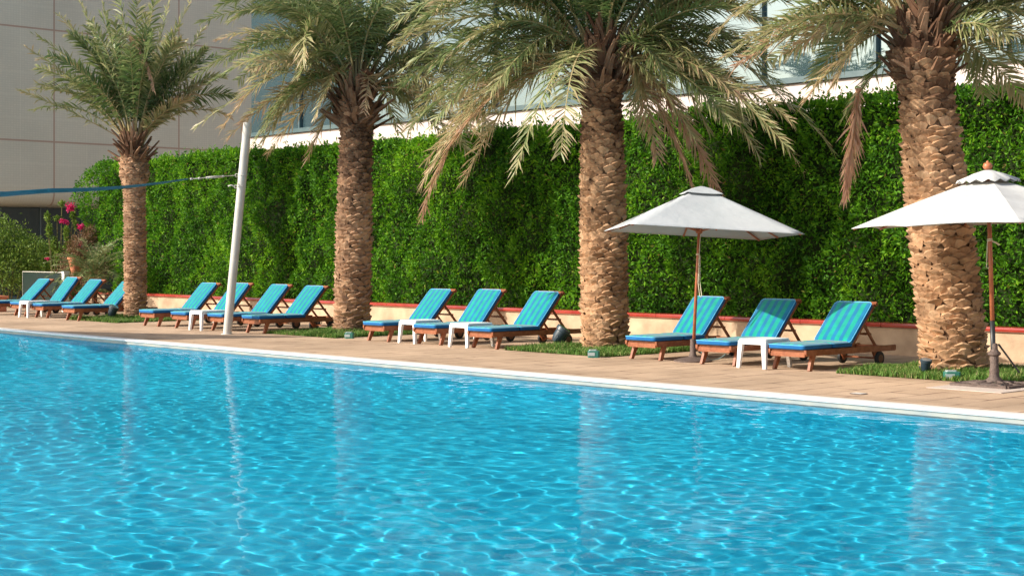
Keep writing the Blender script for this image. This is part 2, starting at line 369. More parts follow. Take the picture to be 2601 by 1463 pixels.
# coping: tile strip and white rounded nosing, slightly irregular line of slabs
mb = MB(); x = PU0
while x < PU1:
    x1 = min(x+.30, PU1); mb.box(x+.002, x1-.002, PV1+.098, PV1+.26, -.01, .012+random.uniform(-.001, .001)); x = x1
mb.box(PU0, PU1, PV1+.098, PV1+.26, -.01, .008)
mb.box(PU0, PU1, PV0-.3, PV0, -.01, .012); mb.box(PU1, PU1+.3, PV0-.3, PV1, -.01, .012)
tag(mb.build('pool_coping', M_coping), kind='structure')
mb = MB(); x = PU0
prof = [(.095, -.02), (.095, .016), (.0, .021), (-.034, .015), (-.045, .002), (-.030, -.017), (-.0, -.020)]
while x < PU1:
    x1 = min(x+1.2, PU1)
    n = len(prof); vs = [(xx, PV1+py, pz) for xx in (x+.0015, x1-.0015) for py, pz in prof]
    mb.add(vs, [[i, (i+1) % n, n+(i+1) % n, n+i][::-1] for i in range(n)]+[list(range(n)), list(range(n, 2*n))[::-1]]); x = x1
tag(mb.build('coping_edge', M_nosing), kind='structure')

# ------------------------------------------------------------------ planter wall
pw = empty('planter_wall', (-20, 20.4, 0), label='long low cream garden wall with glossy red tile coping below the hedge', cat='wall')
mb = MB(); mb.box(-19.6, 16, 0, .18, 0, .42); mb.build('wall', M_render, pw)
mb = MB(); x = -19.6
prof = [(-.03, .421), (-.055, .435), (-.06, .465), (-.045, .492), (0, .502), (.2, .502), (.2, .421)]
while x < 16:
    x1 = min(x+1.55+random.uniform(-.03, .03), 16); n = len(prof); dz = random.uniform(-.003, .003)
    vs = [(xx, py, pz+dz) for xx in (x+.004, x1-.004) for py, pz in prof]
    mb.add(vs, [[i, (i+1) % n, n+(i+1) % n, n+i] for i in range(n)]+[list(range(n))[::-1], list(range(n, 2*n))]); x = x1
mb.build('coping', M_red, pw)
lb = empty('wall_light', Wd(1823, 835, 24.2), label='small dark square recessed light on the cream wall behind the loungers', cat='wall light')
lb.location.y = 20.39; lb.location.z = .25
mb = MB(); mb.box(-.085, .085, -.02, .008, -.06, .06); mb.build('housing', M_blackmetal, lb)
mb = MB(); mb.box(-.065, .065, -.026, -.0205, -.045, .03); mb.build('lens', M_spotglass, lb)

# ------------------------------------------------------------------ hedge
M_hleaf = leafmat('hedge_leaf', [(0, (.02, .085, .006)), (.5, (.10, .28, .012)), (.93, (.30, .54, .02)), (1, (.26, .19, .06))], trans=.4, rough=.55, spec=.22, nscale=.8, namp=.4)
M_hcore = pbr('hedge_shade_core', (.012, .022, .006), .9, .1, (.022, .035, .01), 6)  # near-black green, paints the shaded interior of the hedge
def leafquads(P, Nn, size, r, aspect=.42, upb=.35):
    """rhombic folded leaf per point; returns verts (n,6,3)"""
    n = len(P)
    D = Nn*.55+r.normal(0, .6, (n, 3)); D[:, 2] += upb-.25; D /= np.linalg.norm(D, axis=1)[:, None]
    A = r.normal(0, 1, (n, 3))+Nn*.2; S = np.cross(D, A); S /= np.linalg.norm(S, axis=1)[:, None]
    U = np.cross(S, D); L = (size*r.uniform(.7, 1.3, n))[:, None]; w = L*aspect
    return np.stack([P, P+D*L*.45+S*w*.5+U*w*.18, P+D*L, P+D*L*.45-S*w*.5+U*w*.18], 1)
def hedge():
    r = np.random.default_rng(3)
    hg = empty('hedge', (-24, 21.3, 0), label='tall clipped dark green hedge running the whole length behind the red topped wall', cat='hedge')
    u0, u1 = -41.3, -7.0; zt = 4.08; yf = 20.86
    def surf(u, z):
        b = (vnoise(u*.9, z*.9, 1)-.5)*.34+(vnoise(u*2.3, z*2.3, 2)-.5)*.36+(vnoise(u*5.5, z*5.5, 3)-.5)*.22
        return yf+b-.0
    NF = 150000
    # density grows toward far less; leaves larger when farther away is not needed
    u = u0+(u1-u0)*r.uniform(0, 1, NF); z = .46+(zt+(vnoise(u*.8, u*0+yf*.8, 5)-.5)*.16+(vnoise(u*3, u*0+yf*3, 6)-.5)*.14-.46)*r.uniform(0, 1, NF)
    keep = u > u0+(zt-z)*.62+(z > 3.3)*(z-3.3)**2*3.2+(vnoise(z*2, z*0, 9)-.5)*.3
    u = u[keep]; z = z[keep]; dp = r.exponential(.07, len(u))*(.5+1.2*vnoise(u*3.1, z*3.1, 12))
    y = surf(u, z)+dp
    # hollow where clumps part
    P = np.stack([u, y, z], 1); e = .05
    gx = (surf(u+e, z)-surf(u-e, z))/(2*e); gz = (surf(u, z+e)-surf(u, z-e))/(2*e)
    Nn = np.stack([gx, -np.ones_like(gx), gz], 1); Nn /= np.linalg.norm(Nn, axis=1)[:, None]
    # top
    NT = 34000; ut = u0+.9+(u1-u0-.9)*r.uniform(0, 1, NT); yt = yf+r.uniform(-.02, 1.0, NT)
    tz = zt+(vnoise(ut*.8, yt*.8, 5)-.5)*.16+(vnoise(ut*3, yt*3, 6)-.5)*.14-r.exponential(.05, NT)-np.clip((u0+1.9-ut), 0, 1)**2*.35
    Pt = np.stack([ut, yt, tz], 1); Nt = np.tile([0, -.15, 1.], (NT, 1))
    # sprigs that break the top line
    ns = 420; us = r.uniform(u0+1.2, u1, ns); ysg = yf+r.uniform(0, .5, ns); k = 12
    t = np.tile(np.linspace(.1, 1, k), ns); hh = np.repeat(r.uniform(.08, .26, ns), k)
    Ps = np.stack([np.repeat(us, k)+t*np.repeat(r.normal(0, .07, ns), k), np.repeat(ysg, k)+t*np.repeat(r.normal(-.03, .06, ns), k), zt-.05+t*hh+np.repeat((vnoise(us*.8, ysg*.8, 5)-.5)*.16, k)], 1)
    Nsg = r.normal(0, 1, (len(Ps), 3)); Nsg[:, 2] += .6; Nsg /= np.linalg.norm(Nsg, axis=1)[:, None]
    P = np.concatenate([P, Pt, Ps]); Nn = np.concatenate([Nn, Nt, Nsg])
    VV = leafquads(P, Nn, .085, r); n = len(P)
    q = np.arange(n)[:, None]*4
    tris = np.concatenate([q+[0, 1, 2], q+[0, 2, 3]])
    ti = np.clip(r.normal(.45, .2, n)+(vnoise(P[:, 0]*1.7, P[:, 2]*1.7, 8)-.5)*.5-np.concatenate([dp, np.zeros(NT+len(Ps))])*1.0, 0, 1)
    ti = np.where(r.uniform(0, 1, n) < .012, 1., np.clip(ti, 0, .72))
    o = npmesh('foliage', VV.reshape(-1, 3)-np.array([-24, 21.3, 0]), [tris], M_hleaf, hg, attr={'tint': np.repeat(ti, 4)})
    mb = MB(); mb.box(u0+2.7+24, u1+24, -.10, .9, .40, 3.99); mb.box(u0+1.2+24, u0+2.7+24, -.12, .9, 2.3, 3.82); mb.build('shade_core', M_hcore, hg)  # solid dark boxes behind the leaves stand in for the shade inside
hedge()
tag(npmesh('hedge_bed', [(-41, 20.58, .40), (-4, 20.58, .40), (-4, 24, .40), (-41, 24, .40)], [[(0, 1, 2, 3)]], M_soil), kind='structure')

# ------------------------------------------------------------------ buildings
def glass_building():
    g = empty('glass_building', (-20, 26, 0), label='low white building with a long band of pale reflective windows behind the hedge', cat='building')
    x0, x1 = -19.6, 24; zb = 5.15; zt = 11.0
    mb = MB(); mb.box(x0, x1, 0, 8, 0, zb-.03); mb.box(x0, x1, .12, 8, zb-.03, 13); mb.build('wall', M_fascia, g)
    mb = MB(); mb.box(x0, x1, -.05, .1, zt, 13.2); mb.build('parapet', M_fascia, g)
    mb = MB(); mb.box(x0, x1, -.09, .1, zb-.02, zb+.10); mb.build('sill', M_frame, g)
    k = 0; u = -17.1-2.83*8
    us = []
    while u < 4: us.append(u+20); u += 2.83
    us = [q for q in us if x0 < q < x1]
    ed = [x0]+us+[x1]
    for i in range(len(ed)-1):
        mb = MB()
        a, b = ed[i]+.03, ed[i+1]-.03; dy = random.uniform(-.006, .006)
        mb.add([(a, .03+dy, zb+.1), (b, .03-dy, zb+.1), (b, .03-dy, zt), (a, .03+dy, zt), (a, .06, zb+.1), (b, .06, zb+.1), (b, .06, zt), (a, .06, zt)],
               [[0, 1, 2, 3], [7, 6, 5, 4], [0, 4, 5, 1], [3, 2, 6, 7]])
        mb.build('window_pane', M_glass, g)
    for q in us:
        mb = MB(); mb.box(q-.03, q+.03, -.07, .1, zb+.1, zt); mb.build('mullion', M_frame, g)
    mb = MB(); mb.box(x0, x1, -.03, .1, 7.9, 7.97); mb.build('transom', M_frame, g)
glass_building()

def round_building():
    u0 = -47.0; vA, vB = 15.5, 31.2; R = 3.2; Htop = 20.0; zs = 3.35
    g = empty('round_building', (u0, 22, 0), label='tall beige tiled building with a rounded corner at the left edge', cat='building')
    # outline: near corner round, straight face, far corner round
    pts = []
    for i in range(9):
        a = -PI/2+i*PI/2/8; pts.append((u0-R+R*math.cos(a), vA+R+R*math.sin(a)))
    for v in np.linspace(vA+R+.6, vB-.6, 12): pts.append((u0, v))
    for i in range(17):
        a = i*PI/2/16*1.0; pts.append((u0-R+R*math.cos(a), vB+R*math.sin(a)))
    pts = [(-56, vA)]+pts+[(-56, vB+R)]
    s = [0]
    for i in range(1, len(pts)): s.append(s[-1]+math.dist(pts[i], pts[i-1]))
    # align the red joint with v = 23.2
    i0 = min(range(len(pts)), key=lambda i: abs(pts[i][1]-23.2) if abs(pts[i][0]-u0) < .01 else 99); off = s[i0]-(23.2-pts[i0][1])*-1
    # profile: rounded lower lip then wall
    prof = [(-1.5, zs-.25), (-.55, zs-.24), (-.25, zs-.20), (-.08, zs-.08), (0, zs+.12)]+[(0, z) for z in np.linspace(zs+.5, Htop, 12)]
    V = []; al = []; hi = []
    for (dx, z) in prof:
        for i, (x, y) in enumerate(pts):
            a = pts[max(i-1, 0)]; b = pts[min(i+1, len(pts)-1)]; t = np.array([b[0]-a[0], b[1]-a[1]]); t = t/np.linalg.norm(t); nn = np.array([t[1], -t[0]])
            V.append((x+nn[0]*dx-u0, y+nn[1]*dx-22, z)); al.append(s[i]-off+4.7*20); hi.append(z-5.24+3.7*5)
    n = len(pts); Q = [(r*n+i, r*n+i+1, (r+1)*n+i+1, (r+1)*n+i) for r in range(len(prof)-1) for i in range(n-1)]
    npmesh('wall', V, [Q], M_bwall, g, smooth=True, attr={'along': al, 'high': hi})
    mb = MB(); mb.box(-8.9, -.9, -6, 11, zs-.2, Htop-.02); mb.build('roof', M_fascia, g)
    # recessed ground floor glazing
    ys = np.arange(-6.2, 11.8, 1.52)
    for i in range(len(ys)-1):
        mb = MB(); mb.box(-1.45, -1.42, ys[i]+.025, ys[i+1]-.025, .12, zs-.25); mb.build('window_pane', M_darkglass, g)
        mb = MB(); mb.box(-1.48, -1.40, ys[i]-.025, ys[i]+.025, .0, zs-.25); mb.build('mullion', M_frame, g)
    mb = MB(); mb.box(-1.5, -1.38, ys[0], ys[-1], 0, .12); mb.build('plinth', M_frame, g)
    mb = MB(); mb.box(-8.8, -2.6, -6.2, 11.6, 0, zs-.26); mb.build('inner_wall', M_hcore, g)
round_building()

# ------------------------------------------------------------------ palms
M_frond = leafmat('frond_leaflet', [(0, (.06, .125, .035)), (.35, (.18, .235, .08)), (.6, (.38, .36, .17)), (.8, (.52, .39, .22)), (1, (.54, .33, .22))], trans=.34, rough=.45, spec=.4, nscale=2.2, namp=.22)
M_rachis = leafmat('frond_rachis', [(0, (.22, .22, .08)), (.6, (.36, .29, .14)), (1, (.34, .17, .09))], trans=0, rough=.5, nscale=3, namp=.2)
def barkmat(name, ca, cb, cc):
    m, nt, out = mat(name); L = nt.links
    p = N(nt, 'ShaderNodeBsdfPrincipled'); L.new(p.outputs[0], out.inputs[0]); p.inputs['Roughness'].default_value = .9; p.inputs['Specular IOR Level'].default_value = .15
    a = N(nt, 'ShaderNodeAttribute', attribute_name='tint'); tc = N(nt, 'ShaderNodeTexCoord')
    mp = N(nt, 'ShaderNodeMapping'); mp.inputs['Scale'].default_value = (1, 1, .35); L.new(tc.outputs['Object'], mp.inputs[0])
    nz = N(nt, 'ShaderNodeTexNoise'); nz.inputs['Scale'].default_value = 22; nz.inputs['Detail'].default_value = 6; L.new(mp.outputs[0], nz.inputs['Vector'])
    ad = N(nt, 'ShaderNodeMath', operation='MULTIPLY_ADD'); ad.inputs[1].default_value = .7; L.new(nz.outputs[0], ad.inputs[0])
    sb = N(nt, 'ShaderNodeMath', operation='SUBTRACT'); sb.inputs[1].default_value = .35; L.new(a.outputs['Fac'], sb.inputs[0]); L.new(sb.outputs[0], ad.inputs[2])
    r = N(nt, 'ShaderNodeValToRGB'); r.color_ramp.elements[0].color = c4(cc); r.color_ramp.elements[1].color = c4(cb); e = r.color_ramp.elements.new(.5); e.color = c4(ca)
    L.new(ad.outputs[0], r.inputs[0])
    n3 = N(nt, 'ShaderNodeTexNoise'); n3.inputs['Scale'].default_value = 2.3; n3.inputs['Detail'].default_value = 5; L.new(tc.outputs['Object'], n3.inputs['Vector'])
    m3 = N(nt, 'ShaderNodeMapRange'); m3.inputs[1].default_value = .35; m3.inputs[2].default_value = .7; m3.inputs[3].default_value = 1.12; m3.inputs[4].default_value = .62; L.new(n3.outputs[0], m3.inputs[0])
    hs = N(nt, 'ShaderNodeHueSaturation'); L.new(r.outputs[0], hs.inputs['Color']); L.new(m3.outputs[0], hs.inputs['Value']); L.new(hs.outputs[0], p.inputs['Base Color'])
    b = N(nt, 'ShaderNodeBump'); b.inputs['Strength'].default_value = .6; b.inputs['Distance'].default_value = .015; L.new(nz.outputs[0], b.inputs['Height']); L.new(b.outputs[0], p.inputs['Normal'])
    return m
M_bark_light = barkmat('palm_bark_light', (.42, .25, .14), (.56, .37, .225), (.12, .065, .038))
M_bark_dark = barkmat('palm_bark_brown', (.36, .215, .13), (.50, .33, .205), (.11, .065, .042))
M_fibre = barkmat('crown_fibre', (.16, .085, .05), (.30, .18, .11), (.06, .03, .02))

def bez(B, M_, T, n):
    C = 2*M_-.5*(B+T); t = np.linspace(0, 1, n)[:, None]
    return (1-t)**2*B+2*t*(1-t)*C+t*t*T
def frond_arrays(B, M_, T, r, dry=0., nl=70, Ll=.46, wl=.026, start=.22, hang=.35, dead=False, twist=0., base_r=.022):
    n = 22; R = bez(B, M_, T, n)
    tt = np.linspace(0, 1, n)
    V = []; P4 = []; P3 = []; tint = []; mi4 = []
    # rachis tube (4 sided)
    seg = np.gradient(R, axis=0); seg /= np.linalg.norm(seg, axis=1)[:, None]
    up = np.array([0, 0, 1.]); S = np.cross(seg, up); sl_ = np.linalg.norm(S, axis=1)[:, None]; S = np.where(sl_ > .08, S/np.maximum(sl_, 1e-6), np.array([[SS, CC, 0]]))
    for i in range(1, n):
        if (S[i]*S[i-1]).sum() < 0: S[i] *= -1
    Nn = np.cross(S, seg)
    ct, st = math.cos(twist), math.sin(twist); S, Nn = S*ct+Nn*st, Nn*ct-S*st
    rad = base_r*(1-tt*.86)
    rad[:3] *= [1.9, 1.5, 1.2]
    for i in range(n):
        for q in range(4):
            a = PI/4+q*PI/2
            V.append(R[i]+S[i]*math.cos(a)*rad[i]*1.3+Nn[i]*math.sin(a)*rad[i]*.9); tint.append(.25+dry*.6+(1-tt[i])*.25)
    for i in range(n-1):
        for q in range(4): P4.append((i*4+q, i*4+(q+1) % 4, i*4+4+(q+1) % 4, i*4+4+q)); mi4.append(1)
    off = len(V)
    # leaflets
    ts = np.repeat(start+(1-start)*(np.linspace(0, 1, nl)**.95), 2); side = np.tile([1., -1.], nl); m = len(ts)
    ts = np.clip(ts+r.normal(0, .006, m), start, 1)
    f = ts*(n-1); i0 = np.minimum(f.astype(int), n-2); fr = (f-i0)[:, None]
    P = R[i0]*(1-fr)+R[i0+1]*fr; Tn = seg[i0]; Sn = S[i0]; NN = Nn[i0]
    x = (ts-start)/(1-start)
    prof = np.clip(.35+1.15*np.minimum(x*3.2, 1), 0, 1)*(1-.55*np.clip((x-.55)/.45, 0, 1)**1.4)
    Lg = Ll*prof*r.uniform(.82, 1.12, m)
    if dead:
        ang = np.radians(r.normal(30, 12, m)); vl = r.normal(-.05, .18, m)
    else:
        ang = np.radians(66-30*x+r.normal(0, 9, m)); vl = .30+r.normal(0, .25, m)
    D = Tn*np.cos(ang)[:, None]+Sn*(side*np.sin(ang))[:, None]+NN*(vl*np.sin(ang))[:, None]
    D /= np.linalg.norm(D, axis=1)[:, None]
    W = np.cross(D, NN+Sn*r.normal(0, .6, m)[:, None]); W /= np.linalg.norm(W, axis=1)[:, None]
    w = (wl*r.uniform(.75, 1.2, m)*(1. if dead else 1))[:, None]
    g = hang*r.uniform(.4, 1.6, m)
    mid = P+D*(Lg*.5)[:, None]; mid[:, 2] -= g*Lg*.16
    tip = P+D*(Lg*.97)[:, None]; tip[:, 2] -= g*Lg*.62
    VV = np.stack([P-W*w*.35, P+W*w*.35, mid+W*w*.5, mid-W*w*.5, tip], 1).reshape(-1, 3)
    q = off+np.arange(m)[:, None]*5
    base = np.clip(dry+r.normal(0, .10, m)+.16*x**2, 0, 1)
    tl = np.stack([base, base, base+.03, base+.03, np.clip(base+.22, 0, 1)], 1).ravel()
    V = np.concatenate([np.array(V), VV]); tint = np.concatenate([np.array(tint), tl])
    P4 = np.concatenate([np.array(P4), q+[0, 1, 2, 3]]); mi4 = np.concatenate([np.array(mi4), np.zeros(m, int)])
    return V, P4, q+[3, 2, 4], tint, mi4
def smoothinterp(xs, ys, t): return np.interp(t, xs, ys)

def trunk_mesh(name, base, top, prof, mat_, parent, r, sc_h, sc_w, jut, z_dark=None):
    """prof: [(h fraction, radius)], leaf-base scales in a spiral"""
    base = np.array(base, float); top = np.array(top, float); Lh = top[2]-base[2]
    hs = [p[0] for p in prof]; rs = [p[1] for p in prof]
    def axis(f): return base+(top-base)*f+np.array([0.0, 0, 0])
    V = []; F4 = []; ti = []
    # core
    nr, na = 26, 20
    for i in range(nr):
        f = i/(nr-1); c = axis(f); R = np.interp(f, hs, rs)-jut*.55
        for j in range(na):
            a = 2*PI*j/na; V.append(c+np.array([R*math.cos(a), R*math.sin(a), 0])); ti.append(.12)
    for i in range(nr-1):
        for j in range(na): F4.append((i*na+j, i*na+(j+1) % na, (i+1)*na+(j+1) % na, (i+1)*na+j))
    z = .0; row = 0; F3 = []
    while z < Lh-.04:
        f = z/Lh; R = np.interp(f, hs, rs); n = max(7, int(round(2*PI*R/sc_w)))
        for j in range(n):
            a = 2*PI*(j+(row % 2)*.5)/n+r.normal(0, .06)+row*.07
            hh = sc_h*r.uniform(.8, 1.5); ww = 2*PI*R/n*r.uniform(.92, 1.2)/R/2*1.02
            zc = z+r.normal(0, .16)*sc_h; J = jut*r.uniform(.5, 1.35)
            tw = r.normal(0, .25)*sc_h
            # shield outline (angle, z, radial)
            pts = [(-ww*.62, -hh*.30, -.45*J), (0, -hh*.62, -.50*J), (ww*.62, -hh*.30, -.45*J), (ww*1.08, hh*.26+tw*.5, .28*J), (ww*.5, hh*.50+tw*.3, .82*J), (r.normal(0, .2)*ww, hh*.62, 1.0*J), (-ww*.5, hh*.50-tw*.3, .82*J), (-ww*1.08, hh*.26-tw*.5, .28*J)]
            cen = (r.normal(0, .15)*ww, hh*.12, .34*J)
            ledge = [(ww*.9, hh*.62, -.55*J), (0, hh*.92, -.6*J), (-ww*.9, hh*.62, -.55*J)]
            o = len(V); tv = r.uniform(.3, .85)
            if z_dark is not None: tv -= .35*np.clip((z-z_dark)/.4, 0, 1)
            for (da, dz, dr) in pts+[cen]+ledge:
                c = axis(min(max((zc+dz)/Lh, 0), 1.02)); rr = R+dr; an = a+da
                V.append((c[0]+rr*math.cos(an), c[1]+rr*math.sin(an), base[2]+max(zc+dz, -.05))); ti.append(tv)
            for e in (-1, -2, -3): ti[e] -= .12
            for i in range(8): F3.append((o+8, o+i, o+(i+1) % 8))
            F3 += [(o+3, o+9, o+4), (o+4, o+9, o+10), (o+4, o+10, o+5), (o+5, o+10, o+6), (o+6, o+10, o+11), (o+6, o+11, o+7)]
        z += sc_h*.80; row += 1
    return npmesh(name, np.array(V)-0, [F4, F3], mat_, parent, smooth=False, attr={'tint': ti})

def stubs(parent, ctop, R, r, n=46, zr=(-.35, .45), ln=(.25, .6), m=None):
    """cut petiole stubs and fibre round the crown"""
    V = []; F4 = []; ti = []
    for i in range(n):
        a = r.uniform(0, 2*PI); f = (i/n)
        z = zr[0]+(zr[1]-zr[0])*f; rad = R*(1-.5*max(f-.3, 0))
        L = r.uniform(*ln); el = r.uniform(.35, .9)+f*.55
        p0 = np.array([math.cos(a)*rad*.75, math.sin(a)*rad*.75, z]); d = np.array([math.cos(a)*math.cos(el), math.sin(a)*math.cos(el), math.sin(el)])
        s = np.array([-math.sin(a), math.cos(a), 0]); nn = np.cross(d, s); w0, w1 = r.uniform(.035, .065), r.uniform(.012, .032)
        o = len(V); tv = r.uniform(.25, .95)
        for (pp, w, th) in ((p0, w0, .03), (p0+d*L*.5, (w0+w1)/2, .022), (p0+d*L+s*r.normal(0, .05), w1, .012)):
            for (i1, i2) in ((-1, -1), (1, -1), (1, 1), (-1, 1)):
                V.append(ctop+pp+s*i1*w+nn*i2*th); ti.append(tv)
        for k in range(2):
            for q in range(4): F4.append((o+k*4+q, o+k*4+(q+1) % 4, o+k*4+4+(q+1) % 4, o+k*4+4+q))
        F4.append((o+8, o+9, o+10, o+11))
    o = len(V); nc = 14
    for (z, q_) in ((zr[0]-.12, .8), (0, .72), (zr[1]*.6, .5), (zr[1]+.15, .12)):
        for j in range(nc): V.append(ctop+np.array([R*q_*math.cos(2*PI*j/nc), R*q_*math.sin(2*PI*j/nc), z])); ti.append(.25)
    for k in range(3):
        for j in range(nc): F4.append((o+k*nc+j, o+k*nc+(j+1) % nc, o+(k+1)*nc+(j+1) % nc, o+(k+1)*nc+j))
    # ragged fibre threads
    F3 = []
    for i in range(420):
        a = r.uniform(0, 2*PI); z = r.uniform(zr[0]-.15, zr[1]*.8); p0 = np.array([math.cos(a)*R*.9, math.sin(a)*R*.9, z]); d = np.array([math.cos(a)*.5+r.normal(0, .5), math.sin(a)*.5+r.normal(0, .5), r.normal(.1, .7)])
        L = r.uniform(.08, .28); s = np.cross(d, [0, 0, 1.]); s = s/(np.linalg.norm(s)+1e-6)*.006
        o = len(V); V += [ctop+p0-s, ctop+p0+s, ctop+p0+d*L*.5]; ti += [r.uniform(.3, 1)]*3; F3.append((o, o+1, o+2))
    return npmesh('petiole_stubs', V, [F4, F3], m or M_fibre, parent, attr={'tint': ti})

def palm(name, label, pos, crown_px, trunkprof, sc_h, sc_w, jut, bark, fronds, nrand, seed, crownR, Lrand=2.7, upright=False, dryb=.25, nl=70, Ll=.46, elo=-.6, ehi=.8, nside=36, spread=1.05, zdark=None, stub_n=46, zr=(-.35, .45), wl=.026, ln=(.25, .6)):
    r = np.random.default_rng(seed)
    d0 = depth(*pos); ct = Wd(crown_px[0], crown_px[1], d0)
    root = empty('palm_tree', (pos[0], pos[1], 0), label=label, cat='palm tree', group='date palms in the row of square grass beds')
    O = np.array([pos[0], pos[1], 0])
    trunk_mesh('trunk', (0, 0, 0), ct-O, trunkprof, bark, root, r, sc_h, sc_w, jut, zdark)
    stubs(root, ct-O, crownR, r, stub_n, zr, ln)
    right = np.array([SS, CC, 0]); fwd = np.array([-CC, SS, 0])
    def put(B, M_, T, **k):
        V, P4, P3, ti, mi = frond_arrays(B, M_, T, r, **k)
        npmesh('frond', V-O, [P4, P3], [M_frond, M_rachis], root, midx=[mi, 0], attr={'tint': ti})
    for fr in fronds:
        (mx, my, tx, ty, dz) = fr[:5]; kw = fr[5] if len(fr) > 5 else {}
        kw = dict(kw); bx = kw.pop('bx', None)
        T = Wd(tx, ty, d0+dz); Mm = Wd(mx, my, d0+dz*.5)
        az = T-ct; az[2] = 0; az /= (np.linalg.norm(az)+1e-6)
        B = ct+az*crownR*.45+np.array([0, 0, .12+r.uniform(-.1, .15)])
        if bx is not None: B = Wd(bx[0], bx[1], d0+dz*.2)
        kk = dict(dry=dryb+r.normal(0, .07), nl=nl, Ll=Ll*r.uniform(.9, 1.1), wl=wl, twist=r.normal(0, .35)); kk.update(kw)
        put(B, Mm, T, **kk)
    ppx = F/d0
    for i in range(nside):
        sd = 1 if i % 2 else -1; L = r.uniform(1.7, 2.7)*(Lrand/2.9)*spread; el = r.uniform(elo, ehi) if not upright else r.uniform(.1, 1.1); dz = r.uniform(-1.3, 1.6)
        tx = crown_px[0]+sd*L*ppx*math.cos(el); ty = crown_px[1]-60-L*ppx*math.sin(el); mx = crown_px[0]+sd*L*ppx*math.cos(el)*.50; my = crown_px[1]-60-L*ppx*(math.sin(el)*.5+r.uniform(.10, .28)*(1-.5*upright))
        T = Wd(tx, ty, d0+dz); Mm = Wd(mx, my, d0+dz*.5); az = T-ct; az[2] = 0; az /= np.linalg.norm(az)
        put(ct+az*crownR*.4+np.array([0, 0, .2]), Mm, T, dry=np.clip(dryb+r.normal(.02, .14)+(.12 if el < -.2 else 0), .05, .9), nl=nl, Ll=Ll*r.uniform(.8, 1.05), wl=wl, twist=r.normal(0, .5))
    for i in range(nrand):
        az = 2*PI*(i*.381966)+r.normal(0, .2); e0 = r.uniform(.95, 1.45) if not upright else r.uniform(1.05, 1.45)
        L = Lrand*r.uniform(.85, 1.1); h = np.array([math.cos(az), math.sin(az), 0])
        drop = r.uniform(.25, .75) if not upright else r.uniform(.05, .35)
        B = ct+h*crownR*.3+np.array([0, 0, .2])
        Mm = B+h*L*.5*math.cos(e0)+np.array([0, 0, L*.5*math.sin(e0)])
        e1 = e0-drop*1.7
        T = Mm+h*L*.52*math.cos(e1)+np.array([0, 0, L*.52*math.sin(e1)])
        put(B, Mm, T, dry=max(.05, dryb-.12+r.normal(0, .06)), nl=nl, Ll=Ll, wl=wl, twist=r.normal(0, .4))
    return root

D = dict(dead=True, dry=.95, hang=.15, nl=90, Ll=.50)
T3 = dict(dry=.62)
palm('P1', 'smallest palm with upright crown and ringed brown trunk, in front of the beige building', (-32.1, 17.9), (341, 392),
     [(0, .26), (.1, .245), (.72, .235), (.80, .25), (.86, .33), (1, .30)], .08, .16, .045, M_bark_dark,
     [(195, 292, 52, 232, -.3, dict(dry=.42)), (235, 250, 62, 118, .2, dict(dry=.45)), (240, 215, 85, 88, -.3), (225, 190, 105, 150, .5, dict(dry=.4)), (262, 185, 150, 40, .3), (270, 170, 192, -15, -.2, dict(dry=.35)), (255, 230, 150, 150, -.5, T3),
      (298, 180, 262, 15, .4), (325, 170, 300, -30, -.2), (345, 160, 350, -40, .5), (368, 165, 395, -20, -.3), (390, 175, 430, 5, .3), (405, 190, 490, -8, -.2, dict(dry=.35)),
      (420, 230, 515, 75, .5), (432, 250, 520, 125, -.3), (425, 285, 512, 215, .2, dict(dry=.55)), (400, 300, 478, 250, -.5, dict(dry=.6)), (300, 230, 210, 90, -.8), (385, 220, 450, 70, -.8), (350, 200, 372, 40, -.9), (320, 200, 290, 60, -.9),
      (410, 215, 500, 150, .9), (395, 230, 470, 110, .9), (420, 245, 495, 180, .7), (345, 110, 390, 225, -.8, dict(D, nl=50, Ll=.36, bx=(345, 240)))],
     18, 1, .26, Lrand=2.9, upright=True, dryb=.27, nl=56, Ll=.50, stub_n=70, zr=(-.25, .3), wl=.036, nside=11)
palm('P2', 'second palm from the left, rough brown trunk beside the leaning white post', (-23.7, 17.9), (907, 262),
     [(0, .335), (.15, .33), (.5, .325), (.85, .29), (.93, .32), (1, .40)], .10, .19, .058, M_bark_dark,
     [(735, 50, 515, 55, .4, dict(dry=.25)), (745, 95, 500, 190, -.2), (730, 20, 560, 15, -.5), (755, 130, 540, 205, .7), (765, 175, 505, 318, -.4, dict(dry=.38)), (790, 195, 575, 352, .2, dict(dry=.7)),
      (800, 145, 640, 200, -.8), (815, 235, 682, 388, -.3, dict(dry=.64)), (852, 255, 782, 402, .3, dict(dry=.66)), (790, 110, 700, 90, -1.0), (780, 220, 620, 300, .9, dict(dry=.5)),
      (850, 70, 800, -60, .3), (880, 60, 870, -110, -.4), (905, 60, 915, -120, .3), (940, 70, 980, -90, -.3), (965, 90, 1060, -30, .4), (975, 130, 1090, 70, -.5), (985, 165, 1085, 190, .5), (975, 195, 1060, 310, .6, dict(dry=.35)),
      (960, 215, 1010, 330, 1.2, dict(dry=.4)), (800, 80, 770, 150, -1.3), (840, 130, 760, 190, -1.3), (935, 195, 925, 285, -.9, dict(dry=.72, nl=26, Ll=.3)), (870, 40, 740, -60, 1.0), (700, -20, 600, 0, 0), (860, 180, 800, 300, -.9, dict(dry=.5, Ll=.3))],
     26, 2, .36, Lrand=2.9, dryb=.31, nl=68, Ll=.50, wl=.027, zdark=2.6, stub_n=130, zr=(-.55, .5))
